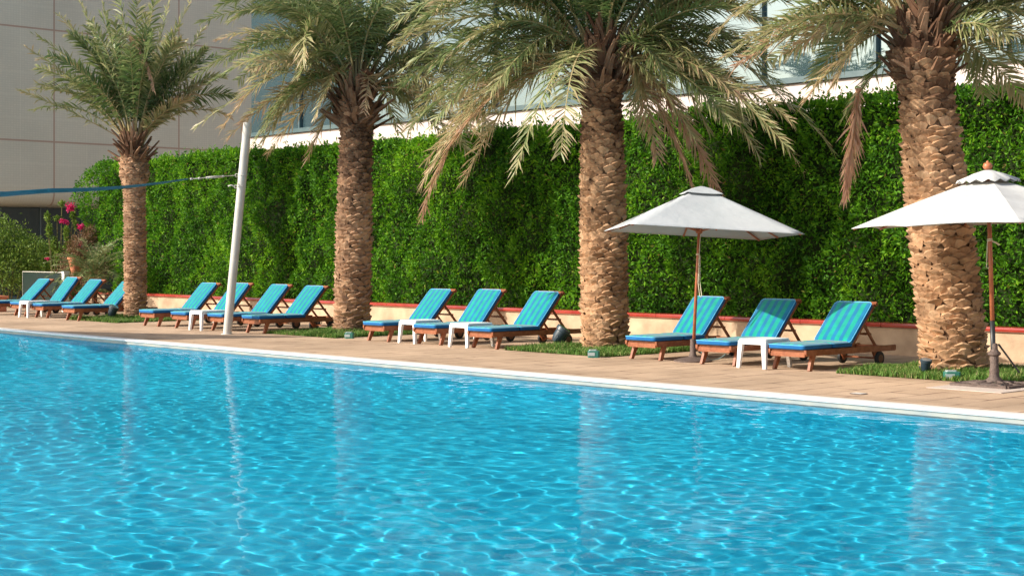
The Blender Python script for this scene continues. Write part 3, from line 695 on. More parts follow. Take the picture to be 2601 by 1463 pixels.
palm('P3', 'third palm from the left, thick orange brown trunk left of the square parasol', (-17.0, 18.0), (1527, 205),
     [(0, .36), (.15, .365), (.45, .36), (.7, .34), (.88, .30), (.95, .33), (1, .40)], .095, .18, .058, M_bark_light,
     [(1290, 40, 1010, 120, .5), (1310, 70, 1025, 210, -.4), (1340, 100, 1070, 250, .8), (1350, 20, 1080, 40, -.7), (1370, 130, 1125, 330, -.2, dict(dry=.4)), (1330, 165, 1085, 405, .4, dict(dry=.5)), (1290, 190, 1070, 470, -.5, dict(dry=.62)),
      (1350, 195, 1180, 455, .2, dict(dry=.58)), (1430, 160, 1305, 445, -2.6, dict(dry=.35)), (1465, 150, 1425, 388, -2.9, dict(dry=.45)), (1385, 150, 1210, 330, 1.0, dict(dry=.45)), (1400, 90, 1250, 230, -1.0, dict(dry=.3)), (1420, 20, 1330, -60, .4),
      (1455, 120, 1395, 240, -.6, dict(Ll=.3)), (1195, 300, 1072, 548, .5, dict(D, dry=.85, bx=(1400, 170), nl=90)), (1240, 140, 1040, 330, 1.2, dict(dry=.4)), (1380, 60, 1160, 150, 1.3),
      (1480, 0, 1440, -150, -.3), (1525, 0, 1530, -170, .3), (1570, 0, 1620, -150, -.2), (1620, 60, 1740, 20, .4), (1640, 90, 1765, 150, -.7, dict(dry=.35)), (1620, 110, 1700, 215, -1.1, dict(dry=.3)), (1660, 130, 1800, 330, .2, dict(dry=.45)),
      (1615, 170, 1668, 400, -.4, dict(dry=.72)), (1650, 230, 1762, 482, .1, D), (1690, 240, 1832, 512, .6, D), (1620, 160, 1760, 345, -.9, dict(dry=.5)), (1720, 130, 1930, 400, -.3, dict(dry=.42)), (1765, 130, 2040, 435, .5, dict(dry=.4)), (1800, 120, 2115, 380, -.2, dict(dry=.38)),
      (1760, 80, 2010, 250, .9), (1720, 60, 1920, 150, -.6), (1740, 30, 1950, 60, .3), (1700, 110, 1880, 300, 1.1, dict(dry=.4)), (1640, 150, 1600, 290, 1.4), (1600, 180, 1640, 330, 1.2, dict(dry=.5))],
     26, 3, .36, Lrand=3.1, dryb=.27, nl=72, Ll=.50, nside=58, spread=1.2, elo=-.6, zdark=3.0, stub_n=130, zr=(-.3, .6))
palm('P4', 'largest palm with thick pale tan trunk behind the round cream parasol at right', (-10.55, 17.9), (2340, 128),
     [(0, .42), (.12, .40), (.4, .395), (.65, .37), (.86, .325), (.93, .37), (1, .43)], .095, .185, .060, M_bark_light,
     [(2110, 60, 1872, 165, -.3, dict(dry=.7)), (2140, 25, 1880, 105, .5, dict(dry=.45)), (2190, 60, 2065, 215, .9, dict(dry=.3)), (2220, 50, 2120, 215, -.4, dict(dry=.58)), (2200, 100, 2050, 250, .5, dict(dry=.6)), (2080, -10, 1890, 30, .2), (2150, -20, 1960, -40, -.4), (2140, 10, 2010, 90, 1.0, dict(dry=.25)),
      (2250, 150, 2150, 290, 1.0, dict(dry=.3)), (2168, 340, 2146, 495, .1, dict(D, bx=(2180, 225), start=.04, nl=100, Ll=.42)),
      (2240, -60, 2170, -200, .3), (2300, -70, 2290, -260, -.3), (2360, -70, 2390, -260, .3), (2420, -50, 2520, -190, -.3), (2470, -10, 2640, -60, .4), (2490, 30, 2700, 60, -.3), (2500, 65, 2720, 150, .4, dict(dry=.38)), (2490, 100, 2660, 220, -.3, dict(dry=.42)),
      (2470, 120, 2600, 250, .6, dict(dry=.45)), (2450, 60, 2560, 90, -.9), (2440, 120, 2500, 240, 1.2, dict(dry=.35)), (2300, 0, 2230, -60, 1.2), (2420, 20, 2500, -40, 1.1), (2270, 40, 2200, 60, 1.3)],
     26, 4, .40, Lrand=2.9, dryb=.30, nl=72, Ll=.44, elo=-.25, ehi=.9, zdark=3.2, stub_n=170, zr=(-.4, .5), ln=(.15, .42))

# ------------------------------------------------------------------ grass beds
M_grass = leafmat('grass_blade', [(0, (.05, .14, .02)), (.55, (.14, .26, .05)), (.8, (.30, .32, .11)), (1, (.45, .38, .2))], trans=.3, rough=.6, spec=.2, nscale=1.5, namp=.5)
for gi, cu in enumerate((-32.05, -23.85, -16.95, -10.5)):
    r = np.random.default_rng(50+gi); s = 1.15; cv = 17.9
    npm = npmesh('soil', [(cu-s, cv-s, .004), (cu+s, cv-s, .004), (cu+s, cv+s, .004), (cu-s, cv+s, .004)], [[(0, 1, 2, 3)]], M_soil); tag(npm, kind='structure')
    n = 15000
    x = r.uniform(-s, s, n); y = r.uniform(-s, s, n); hgt = r.uniform(.03, .095, n)*(.65+.9*vnoise(x*2+9, y*2+9, gi))*(1+.5*np.exp(-(x*x+y*y)/.5))
    P = np.stack([cu+x, cv+y, np.full(n, .003)], 1); a = r.uniform(0, 2*PI, n); dx = np.cos(a); dy = np.sin(a); ln_ = r.uniform(.2, .9, n)
    w = .007; A = np.stack([-dy*w, dx*w, np.zeros(n)], 1)
    M1 = P+np.stack([dx*hgt*ln_*.3, dy*hgt*ln_*.3, hgt*.6], 1); T1 = P+np.stack([dx*hgt*ln_, dy*hgt*ln_, hgt], 1)
    VV = np.stack([P-A, P+A, M1+A*.8, M1-A*.8, T1], 1).reshape(-1, 3); q = np.arange(n)[:, None]*5
    o = npmesh('grass', VV, [q+[0, 1, 2, 3], q+[3, 2, 4]], M_grass, attr={'tint': np.repeat(np.clip(r.normal(.45, .22, n), 0, 1), 5)})
    lab = ['green grass bed round the foot of the smallest palm', 'green grass bed round the foot of the second palm', 'green grass bed round the foot of the third palm', 'green grass bed round the foot of the largest palm at right'][gi]
    tag(o, lab, 'grass', kind='stuff')

# ------------------------------------------------------------------ loungers
def cushion_part(name, parent, y0, y1, z0, th, M, tuck=0):
    """rounded rectangular pad: striped top (mat0), blue sides (mat1)"""
    w = .305; rc = .055; mb = MB(); n = 6
    def outline(ins):
        pts = []
        ry = [(w-rc, y1-rc, 0), (-(w-rc), y1-rc, 1), (-(w-rc), y0+rc, 2), (w-rc, y0+rc, 3)]
        for (cx, cy, q) in ry:
            r_ = rc
            for k in range(n):
                a = q*PI/2+k*PI/2/(n-1); pts.append((cx+(r_-ins)*math.cos(a), cy+(r_-ins)*math.sin(a)))
        return pts
    levels = [(.012, 0), (0, .012), (0, th-.02), (.010, th-.006), (.03, th)]
    vs = []; N_ = 4*n
    for ins, dz in levels: vs += [(x, y, z0+dz) for x, y in outline(ins)]
    fs = []; ms = []
    for l in range(len(levels)-1):
        for i in range(N_):
            fs.append([l*N_+i, l*N_+(i+1) % N_, (l+1)*N_+(i+1) % N_, (l+1)*N_+i]); ms.append(1 if l < 3 else 0)
    fs.append(list(range(N_))[::-1]); ms.append(1)
    # domed top
    b = (len(levels)-1)*N_; inner = outline(.05+.04); o = len(vs)
    vs += [(x*.82, (y-(y0+y1)/2)*.9+(y0+y1)/2, z0+th+.012) for x, y in outline(.03)]
    for i in range(N_): fs.append([b+i, b+(i+1) % N_, o+(i+1) % N_, o+i]); ms.append(0)
    fs.append([o+i for i in range(N_)]); ms.append(0)
    mb.v = vs; mb.f = fs; mb.m = ms
    ob = mb.build(name, [M_stripe, M_blue], parent, smooth=True, sharp=50); ob.matrix_local = M
    ring_ = outline(-.001); mb = MB(); pp = [(x, y, z0+th-.008) for x, y in ring_]; pp.append(pp[0])
    mb.tube(pp, .007, 5, cap=False); mb.build('piping', M_pipe, ob, smooth=True)
    return ob
def make_lounger():
    t = empty('sun_lounger')
    hw = .30
    for s in (-1, 1):
        mb = MB(); x = s*hw
        # chamfered rail
        mb.add([(x+i*.018, y, z) for i in (-1, 1) for (y, z) in ((-.13, .235), (-.10, .205), (2.0, .195), (2.02, .21), (2.02, .275), (-.13, .285))],
               [[0, 1, 2, 3, 4, 5], [11, 10, 9, 8, 7, 6]]+[[i, 6+i, 6+(i+1) % 6, (i+1) % 6] for i in range(6)])
        mb.build('side_rail', M_teak, t)
        mb = MB(); mb.bar((x*.93, .08, .24), (x*.97, -.02, .0), .045, .085, up=(0, 1, 0), w2=.04, h2=.055); mb.build('leg', M_teak, t)
        mb = MB(); mb.bar((x*.93, 1.50, .24), (x*.93, 1.60, .08), .04, .075, up=(0, 1, 0), h2=.06); mb.build('leg', M_teak, t)
        mb = MB(); c = []
        xx = x*1.03
        M = Matrix.Translation((xx, 1.61, .10)) @ Matrix.Rotation(PI/2, 4, 'Y')
        mb.lathe([(.075, -.025), (.098, -.02), (.10, -.012), (.10, .012), (.098, .02), (.075, .025)], 20, 0); mb.v = [tuple(M @ Vector(p)) for p in mb.v]
        wh = mb.build('wheel', M_black, t, smooth=True, sharp=40)
        mb = MB(); mb.lathe([(.05, -.031), (.055, -.028), (.055, .028), (.05, .031)], 14); mb.v = [tuple(M @ Vector(p)) for p in mb.v]; mb.build('hub', M_hub, wh, smooth=True, sharp=40)
    mb = MB(); mb.tube([(-hw, 1.61, .10), (hw, 1.61, .10)], .013, 8); mb.build('axle', M_teak, t, smooth=True)
    mb = MB()
    for k in range(11):
        y = -.10+k*.105; mb.box(-.278, .278, y, y+.062, .258, .282)
    mb.build('slats', M_teak, t)
    mb = MB(); mb.box(-.279, .279, -.115, -.095, .19, .255); mb.build('cross_rail', M_teak, t)
    mb = MB(); mb.box(-.279, .279, 1.90, 1.94, .205, .265); mb.build('cross_rail', M_teak, t)
    I4 = Matrix.Identity(4)
    cushion_part('leg_cushion', t, -.16, .50, .29, .065, I4)
    cushion_part('seat_cushion', t, .505, .99, .29, .065, I4)
    ang = math.radians(45)
    B = Matrix.Translation((0, .95, .30)) @ Matrix.Rotation(ang, 4, 'X')
    bf = MB()
    for s in (-1, 1): bf.box(s*.265-.02, s*.265+.02, 0, .84, -.045, -.005)
    for k in range(9): bf.box(-.244, .244, .03+k*.09, .08+k*.09, -.03, -.006)
    bf.box(-.31, .31, .80, .845, -.05, -.002)
    b = bf.build('backrest_frame', M_teak, t); b.matrix_local = B
    c = cushion_part('back_cushion', t, .0, .77, .005, .07, B)
    st = MB()
    for s in (-1, 1): st.bar((s*.22, 0.95+.52*math.cos(ang), .30+.52*math.sin(ang)-.04), (s*.22, 1.66, .25), .028, .035, up=(0, 1, 0))
    st.bar((-.22, 1.53, .44), (.22, 1.53, .44), .03, .03)
    st.build('backrest_prop', M_teak, t)
    return t
lo = make_lounger()
LG = 'blue and green striped sun loungers facing the pool'
loungers = [
 (-12.36, 0, 45, 'rightmost lounger, with a wedge of shade on the upper left of its backrest', 0),
 (-13.62, 1.0, 46, 'lounger with shaded upper backrest, standing right of the square parasol pole', -.02),
 (-15.02, -1.0, 47, 'sunlit lounger directly left of the square parasol pole', .02),
 (-18.58, 0, 48, 'lounger nearest the third palm on its left side, beside the tilted blue grey floodlight', .02),
 (-20.05, .5, 49, 'middle lounger between the two white tables, left of the third palm', .06),
 (-21.40, -1, 47, 'lounger just right of the second palm trunk, foot end over its grass bed corner', .0),
 (-25.15, 1, 47, 'lounger just left of the second palm trunk, its back rail reaching to the trunk', -.12),
 (-26.42, -1, 48, 'lounger whose foot end passes right behind the foot of the leaning white post', -.13),
 (-27.75, 1, 49, 'lounger half hidden behind the leaning white post, backrest cut by it', -.18),
 (-29.12, .5, 47, 'lounger right of the smallest palm, leftmost of the four beside the white post', -.15),
 (-32.72, -.5, 46, 'lounger whose backrest is partly hidden behind the smallest palm trunk', -.15),
 (-34.62, .5, 47, 'lounger second to the left of the smallest palm, right of the far white table', .0),
 (-36.0, -1, 52, 'lounger with bright orange wooden back frame, between far table and bushes', .1),
 (-37.25, 1, 45, 'leftmost lounger, its foot end cut off by the left edge', -.1)]
for i, (u, rz, ang, lab, dv) in enumerate(loungers):
    o = lo if i == 0 else copy_tree(lo)
    o.location = (u, 16.78+dv, .0); o.rotation_euler = (0, 0, math.radians(rz))
    tag(o, lab, 'sun lounger', LG)
    for ch in CH[o.name]:
        if ch.name.startswith(('backrest_frame', 'back_cushion')):
            ch.matrix_local = Matrix.Translation((0, .95, .30)) @ Matrix.Rotation(math.radians(ang), 4, 'X')

# ------------------------------------------------------------------ tables
def make_table():
    t = empty('side_table'); w, l, h = .225, .30, .405
    mb = MB(); mb.box(-w, w, -l, l, h-.03, h, c=.03); mb.build('table_top', M_whitepl, t, bevel=.008)
    mb = MB(); q = .02
    mb.box(-w+.02, w-.02, -l+.012, -l+.022, h-.075, h-.031); mb.box(-w+.02, w-.02, l-.022, l-.012, h-.075, h-.031)
    mb.box(-w+.012, -w+.022, -l+.024, l-.024, h-.075, h-.031); mb.box(w-.022, w-.012, -l+.024, l-.024, h-.075, h-.031)
    mb.build('apron', M_whitepl, t)
    for sx in (-1, 1):
        for sy in (-1, 1):
            mb = MB(); mb.bar((sx*(w-.035), sy*(l-.035), h-.032), (sx*(w-.005), sy*(l-.005), 0), .075, .06, up=(0, 1, 0), w2=.045, h2=.04); mb.build('leg', M_whitepl, t)
    return t
tb = make_table()
for i, (u, v, rz, lab) in enumerate([(-12.93, 16.9, 2, 'white plastic side table between the two rightmost loungers'),
        (-20.58, 17.05, -1, 'white plastic side table standing right of the lounger nearest the second palm'),
        (-19.14, 16.98, 1, 'white plastic side table left of the lounger nearest the third palm'),
        (-26.95, 16.68, 0, 'white plastic side table just left of the leaning white post'),
        (-35.05, 16.8, 1, 'farthest white plastic side table, among the loungers left of the smallest palm')]):
    o = tb if i == 0 else copy_tree(tb)
    o.location = (u, v, 0); o.rotation_euler = (0, 0, math.radians(rz)); tag(o, lab, 'side table', 'white plastic tables between the loungers')

# ------------------------------------------------------------------ square parasol
def square_parasol():
    base = Vector((-14.34, 17.05, 0)); t = empty('parasol', base, label='square tilted parasol of weathered white canvas with palm shadows on top', cat='parasol')
    n = Vector((.014, .060, 1)).normalized(); T = Matrix.Translation((0, 0, .05)) @ (Vector((0, 0, 1)).rotation_difference(n).to_matrix().to_4x4())
    Y = T @ Matrix.Rotation(math.radians(51.5), 4, 'Z')
    mb = MB(); mb.tube([(0, 0, .15), (0, 0, 2.50)], [.024, .022], 14); mb.build('pole', M_teak_pole, t, smooth=True, M=T)
    S = 1.235; ze = 1.84; za = 2.48; r0 = .10
    mb = MB(); K = 14; G = []
    # four panels with sagging cloth
    vs = []; idx = {}
    for j in range(K+1):
        f = j/K
        for i in range(4*K):
            side = i//K; q = (i % K)/K
            cs = [(-1, -1), (1, -1), (1, 1), (-1, 1)]; a = cs[side]; b = cs[(side+1) % 4]
            x = a[0]+(b[0]-a[0])*q; y = a[1]+(b[1]-a[1])*q
            edge = math.sin(q*PI)          # 0 at hip, 1 mid-panel
            rad = r0+(S-r0)*f
            sag = -.030*edge*math.sin(f*PI)+.012*edge*math.sin(f*17)*f*(1-f)*2
            pull = 1-.018*edge*f
            vs.append((x*rad*pull, y*rad*pull, za-.03-(za-.03-ze)*f+sag))
    n4 = 4*K
    fs = [[j*n4+i, (j+1)*n4+i, (j+1)*n4+(i+1) % n4, j*n4+(i+1) % n4] for j in range(K) for i in range(n4)]
    mb.add(vs, fs)
    o = mb.build('canopy', M_canvas2, t, smooth=True, M=Y); sd = o.modifiers.new('solid', 'SOLIDIFY'); sd.thickness = .006
    mb = MB(); vs = []
    for (rr, z) in ((.02, za+.035), (.12, za+.005), (.27, za-.075)):
        for k in range(16):
            s_ = k//4; q = (k % 4)/4; cs = [(-1, -1), (1, -1), (1, 1), (-1, 1)]; a = cs[s_]; b = cs[(s_+1) % 4]
            vs.append(((a[0]+(b[0]-a[0])*q)*rr, (a[1]+(b[1]-a[1])*q)*rr, z-(.01*math.sin(q*PI) if rr > .2 else 0)))
    mb.add(vs, [[j*16+i, (j+1)*16+i, (j+1)*16+(i+1) % 16, j*16+(i+1) % 16] for j in range(2) for i in range(16)]+[list(range(16))[::-1]])
    o = mb.build('vent_cap', M_canvas2, t, M=Y); sd = o.modifiers.new('solid', 'SOLIDIFY'); sd.thickness = .006
    for k in range(8):
        a = k*PI/4+PI/4; rr = S*math.sqrt(2)*.965 if k % 2 == 0 else S*.955
        p1 = Vector((math.cos(a)*rr, math.sin(a)*rr, ze-.0+.01)); p0 = Vector((math.cos(a)*.04, math.sin(a)*.04, za-.09))
        mb = MB(); mb.bar(p0-Vector((0, 0, .02)), p1-Vector((0, 0, .022)), .022, .02); rb = mb.build('rib', M_teak_pole, t, M=Y)
        m_ = p0.lerp(p1, .52)-Vector((0, 0, .03)); mb = MB(); mb.bar((math.cos(a)*.04, math.sin(a)*.04, 1.86), m_, .016, .018); mb.build('strut', M_teak_pole, rb, M=Y)
    mb = MB(); mb.lathe([(.03, 1.82), (.05, 1.83), (.05, 1.89), (.03, 1.90)], 14); mb.build('runner', M_teak_pole, t, M=T, smooth=True, sharp=40)
    mb = MB(); mb.tube([(.035, -.01, 1.85), (.04, -.02, 1.5), (.05, -.025, 1.1), (.085, -.02, .92), (.10, -.015, .88), (.105, 0, .93), (.06, .0, 1.12), (.032, .01, 1.5)], .006, 6)
    mb.tube([(0.026*math.cos(a), .026*math.sin(a), 1.5+a*.002) for a in np.linspace(0, 4*PI, 20)], .006, 5)
    mb.build('cord', M_cord, t, M=T, smooth=True)
    mb = MB(); mb.lathe([(.28, 0), (.28, .02), (.20, .045), (.07, .07), (.045, .12), (.04, .32), (.03, .33)], 20); bs = mb.build('base', M_iron, t, smooth=True, sharp=40)
square_parasol()
# thin light cord lying under the loungers
mb = MB(); mb.tube([tuple(Wd(px, py, d)) for px, py, d in ((1778, 880, 21.9), (1782, 895, 22.0), (1792, 908, 22.1), (1808, 914, 22.2), (1825, 912, 22.3), (1838, 904, 22.5), (1843, 899, 22.6))], .008, 6)
for i, p in enumerate(mb.v): mb.v[i] = (p[0], p[1], max(p[2], .006))
tag(mb.build('rope', pbr('pale_rope', (.40, .55, .55), .8), smooth=True), 'loop of pale rope hanging to the deck under the shaded lounger', 'rope')

# ------------------------------------------------------------------ octagonal parasol
def round_parasol():
    bx = np.array([-9.25, 16.55, 0]); t = empty('parasol', (bx[0], bx[1], 0), label='large eight sided cream parasol with wooden finial on iron foot, at the right edge', cat='parasol')
    cr = np.array([SS, CC, 0])
    n = Vector((-.030*SS, -.030*CC, 1)).normalized(); T = Vector((0, 0, 1)).rotation_difference(n).to_matrix().to_4x4()
    ze = 1.93; za = 2.50; R = 1.62; K = 10; r0 = .2
    vs = []; n8 = 8*K; rot = math.radians(40.9)
    for j in range(K+1):
        f = j/K
        for i in range(n8):
            s_ = i//K; q = (i % K)/K; a0 = rot+s_*PI/4; a1 = a0+PI/4; e = math.sin(q*PI)
            x = math.cos(a0)*(1-q)+math.cos(a1)*q; y = math.sin(a0)*(1-q)+math.sin(a1)*q
            rad = r0+(R-r0)*f; pull = 1-.035*e*f**3
            vs.append((x*rad*pull, y*rad*pull, za-.06-(za-.06-ze)*f-.022*e*math.sin(f*PI)+.02*e*f**4+.05*(f*(1-f))))
    mb = MB(); mb.add(vs, [[j*n8+i, (j+1)*n8+i, (j+1)*n8+(i+1) % n8, j*n8+(i+1) % n8] for j in range(K) for i in range(n8)])
    o = mb.build('canopy', M_canvas, t, smooth=True, M=T); o.data.set_sharp_from_angle(angle=math.radians(7)); sd = o.modifiers.new('solid', 'SOLIDIFY'); sd.thickness = .006
    mb = MB(); vs = []; nn = 64
    for (rr, z) in ((.05, za+.075), (.18, za+.035), (.38, za-.055)):
        for k in range(nn):
            a = rot+2*PI*k/nn; sc2 = .018*math.cos(8*(a-rot)*2) if rr > .3 else 0; oct_ = math.cos(PI/8)/math.cos(((a-rot) % (PI/4))-PI/8) if rr > .1 else 1
            vs.append((math.cos(a)*rr*oct_, math.sin(a)*rr*oct_, z-sc2))
    mb.add(vs, [[j*nn+i, (j+1)*nn+i, (j+1)*nn+(i+1) % nn, j*nn+(i+1) % nn] for j in range(2) for i in range(nn)]+[list(range(nn))[::-1]])
    o = mb.build('vent_cap', M_canvas, t, M=T, smooth=True, sharp=25); sd = o.modifiers.new('solid', 'SOLIDIFY'); sd.thickness = .006
    mb = MB(); mb.tube([(0, 0, .72), (0, 0, 2.6)], .026, 16); mb.build('pole', M_teak_pole, t, smooth=True, M=T)
    mb = MB(); mb.lathe([(.02, za+.08), (.045, za+.09), (.058, za+.12), (.045, za+.16), (.018, za+.165), (.018, za+.175), (.008, za+.19)], 14); mb.build('finial', M_teak_pole, t, smooth=True, M=T)
    mb = MB(); mb.tube([(0, 0, .16), (0, 0, .78)], .03, 14); mb.build('sleeve', M_blackmetal, t, smooth=True, M=T)
    for k in range(8):
        a = rot+k*PI/4; p1 = Vector((math.cos(a)*R*.985, math.sin(a)*R*.985, ze-.012)); p0 = Vector((math.cos(a)*.04, math.sin(a)*.04, za-.05))
        pm = p0.lerp(p1, .5)+Vector((0, 0, .006)); mb = MB(); mb.bar(p0-Vector((0, 0, .02)), pm, .02, .02); mb.bar(pm, p1, .02, .02); rb = mb.build('rib', M_teak_pole, t, M=T)
        mb = MB(); mb.bar((math.cos(a)*.04, math.sin(a)*.04, 1.98), p0.lerp(p1, .45)-Vector((0, 0, .01)), .016, .018); mb.build('strut', M_teak_pole, rb, M=T)
    mb = MB(); s = (-SS, -CC)
    mb.tube([(.03, 0, 1.95), (.032*s[0], .03*s[1], 1.7), (.05*s[0], .05*s[1], 1.42), (.02*s[0], .05*s[1], 1.40), (-.01*s[0], .04, 1.5), (-.02, .0, 1.74)], .006, 6)
    mb.tube([(.028*math.cos(a), .028*math.sin(a), 1.72+.003*a) for a in np.linspace(0, 4*PI, 24)], .008, 5)
    mb.tube([(0.02*SS, .02*CC, 1.73), (.07*SS, .07*CC, 1.71), (.11*SS, .11*CC, 1.68)], .012, 6)
    mb.build('cord', M_cord, t, M=T, smooth=True)
    mb = MB(); mb.lathe([(.11, .052), (.10, .075), (.062, .11), (.055, .16), (.06, .19), (.05, .22), (.05, .36), (.075, .375), (.075, .40), (.055, .415), (.04, .44), (.04, .50), (.034, .51)], 20); mb.build('foot_socket', M_iron, t, smooth=True, sharp=40)
    # ornate square cast foot: ring of scrolls on a frame
    mb = MB(); q = .36
    for (x0, y0, x1, y1) in ((-q, -q, q, -q), (q, -q, q, q), (q, q, -q, q), (-q, q, -q, -q)): mb.bar((x0, y0, .022), (x1, y1, .022), .05, .035)
    for k in range(8):
        a = k*PI/4; L_ = q*1.33 if k % 2 else q*.95; ca, sa = math.cos(a), math.sin(a)
        pts = []
        for j in range(11):
            f = j/10; rr = .08+(L_-.08)*f; off = .05*math.sin(f*2*PI); pts.append((ca*rr-sa*off, sa*rr+ca*off, .055-.028*f))
        mb.tube(pts, .017, 6)
    for rr in (.17, .27): mb.tube([(rr*math.cos(a), rr*math.sin(a), .045-.04*rr) for a in np.linspace(0, 2*PI, 30)], .013, 6)
    mb.build('foot_plate', M_iron, t, smooth=True, sharp=50)
    mb = MB(); mb.bar((.05*SS, .05*CC, .50), (.30*SS, .30*CC, .16), .03, .018, w2=.015); mb.build('lever', M_blackmetal, t)
    mb = MB(); mb.box(-9.66, -8.7, 15.72, 16.66, .002, .010); tag(mb.build('paving_slab', M_tile_slab, bevel=.003), 'pale square slab under the iron foot of the cream parasol', 'paving slab')
round_parasol()

# ------------------------------------------------------------------ leaning post and shade sail
pb = Wd(577, 849, 6147/(849-640)); ptop = Wd(629, 312, 29.2)
post = empty('leaning_post', (pb[0], pb[1], 0), label='leaning white steel post that carries the blue shade sail', cat='post')
mb = MB(); dv = Vector(ptop)-Vector(pb); mb.tube([(0, 0, 0), tuple(dv)], .083, 24); mb.build('pole', M_steel, post, smooth=True, sharp=60)
mb = MB(); mb.lathe([(.12, .001), (.12, .012), (.09, .014)], 20); mb.build('base_plate', M_steel, post, smooth=True, sharp=40)
mb = MB()
for hz in (3.08, 2.86):
    c = dv*(hz/dv.z); rr = Vector((-SS, -CC, 0)); mb.tube([c+Vector((.086*math.cos(a), .086*math.sin(a), 0)) for a in np.linspace(0, 2*PI, 20)], .008, 6)
    mb.tube([c+rr*.08+Vector((0, 0, .03*math.cos(a)))+rr*(.03+.03*math.sin(a)) for a in np.linspace(0, 2*PI, 12)], .007, 6)
mb.build('clamp_ring', M_steel, post, smooth=True)
mb = MB(); c = dv*(2.86/dv.z); mb.tube([c+Vector((-SS, -CC, 0))*.12, c+Vector((-SS*.2, -CC*.2, .03)), c+Vector((-SS*.26, -CC*.26, .01))], .014, 6); mb.build('loose_shackle', M_steel, post, smooth=True)
pc = Vector(pb); pc.z = 0; ringp = pc+dv*(3.08/dv.z)+Vector((-SS, -CC, 0))*.13
tip = Vector((-25.62, 12.55, 2.70)); tail = ringp.lerp(tip, .27)
sail = empty('shade_sail', tuple(ringp), label='blue shade sail seen edge on, stretched from the leaning post to the left', cat='shade sail')
M_sail = pbr('sail_cloth', (.05, .16, .21), .8, .2, (.065, .19, .25), 5, .1, 80)
O_ = ringp
f1 = tip+Vector((-.9, -.43, .012))*8; f2 = tip+Vector((-.39, -.92, .02))*6
mb = MB(); vs = []; nst = 14
left = []; rightp = []
for i in range(nst+1):
    f = i/nst; c = tail.lerp(tip, f); c.z -= .05*math.sin(f*PI); w = .02+.04*f
    vs += [c+Vector((-w, 0, -.012-.026*f)), c+Vector((w, 0, .012+.024*f))]
fs = [[2*i, 2*i+1, 2*i+3, 2*i+2] for i in range(nst)]
for i in range(1, 9):
    f = i/8; a = tip.lerp(f1, f); b = tip.lerp(f2, f); a.z -= .12*math.sin(f*PI)+.05+.06*f; b.z -= .10*math.sin(f*PI)+.02-.10*f; vs += [a, b]
fs += [[2*(nst+i), 2*(nst+i)+1, 2*(nst+i)+3, 2*(nst+i)+2] for i in range(8)]
mb.add([v-O_ for v in vs], fs); o = mb.build('cloth', M_sail, sail); sd = o.modifiers.new('solid', 'SOLIDIFY'); sd.thickness = .008
mb = MB(); mb.tube([(0, 0, 0), tuple((tail-O_)*.95)], .008, 6)
for f in np.linspace(.25, .9, 5):
    c = (tail-O_)*f; mb.tube([c, c+(tail-O_)*.05], .02, 8)
mb.tube([(tail-O_)*.3, (tail-O_)*.6], .022, 8); mb.build('turnbuckle', M_steel, sail, smooth=True)

# ------------------------------------------------------------------ lamps and boxes
def spot(px, py, base_xy, s, lab, tilt, yaw):
    t = empty('floodlight', (base_xy[0], base_xy[1], 0), label=lab, cat='floodlight')
    mb = MB(); mb.tube([(0, 0, 0), (0, 0, .12*s)], [.035*s, .045*s], 12); mb.build('stake', M_spot, t, smooth=True, sharp=50)
    M = Matrix.Translation((0, 0, .17*s)) @ Matrix.Rotation(yaw, 4, 'Z') @ Matrix.Rotation(tilt, 4, 'X')
    mb = MB(); mb.lathe([(.02, -.10), (.055, -.09), (.075, -.03), (.08, .05), (.095, .06), (.095, .10), (.088, .105)], 18); mb.v = [tuple(M @ (Vector(p)*s)) for p in mb.v]
    h = mb.build('housing', M_spot, t, smooth=True, sharp=40)
    mb = MB(); mb.lathe([(.082, .100), (.08, .109), (.03, .113)], 18); mb.v = [tuple(M @ (Vector(p)*s)) for p in mb.v]; mb.build('lens', M_spotglass, h, smooth=True, sharp=40)
    mb = MB(); R_ = .105*s; mb.tube([M @ Vector((R_*math.cos(a), 0, -.0+R_*math.sin(a)*1.0)) for a in np.linspace(-PI, 0, 9)], .008*s, 6); mb.build('bracket', M_spot, t, smooth=True)
    return t
p = Wd(1422, 878, 24.9); spot(0, 0, p, 1.35, 'blue grey garden floodlight on a stake beside the third palm bed', math.radians(35), 2.2)
p = Wd(286, 806, 35.2); spot(0, 0, p, 1.25, 'dark floodlight standing in the grass before the smallest palm', math.radians(25), 2.0)
p = Wd(2351, 955, 19.5); spot(0, 0, p, .8, 'small black floodlight in the grass at the foot of the largest palm', math.radians(15), 1.0)
p = Wd(806, 826, 31.5); spot(0, 0, p, .9, 'black floodlight behind the lounger wheels left of the second palm', math.radians(15), 1.0)
def gbox(px, py, w, lab):
    d = 6147/(py-640)*(1.48/1.6); p = Wd(px, py, 6147/(py-640)*.97); t = empty('ground_light', (p[0], p[1], .05), rz=.75, label=lab, cat='ground light')
    mb = MB(); mb.box(-w, w, -w*.7, w*.7, -.05, .055, c=.02); mb.build('box', M_greenbox, t, bevel=.006)
    mb = MB(); mb.box(-w*.8, w*.55, -w*.5, w*.5, .056, .072, c=.015); mb.build('lens', M_glasswhite, t)
    mb = MB(); mb.box(-w*1.0, w*.2, -w*.74, -w*.70, -.02, .03); mb.build('front_lens', M_glasswhite, t)
gbox(1508, 900, .09, 'green box light with pale lens in the grass of the third palm')
gbox(888, 853, .085, 'green box light in the grass of the second palm')
gbox(2418, 955, .10, 'green box light half sunk in the grass of the largest palm')
p = Wd(2181, 1000, 6147/(1000-640)); dr = empty('drain_cover', (p[0], p[1], 0), label='small worn metal drain cover set in the deck before the rightmost lounger', cat='drain cover')
mb = MB(); mb.lathe([(.10, .001), (.10, .006), (.085, .007)], 20); mb.build('rim', M_iron, dr)
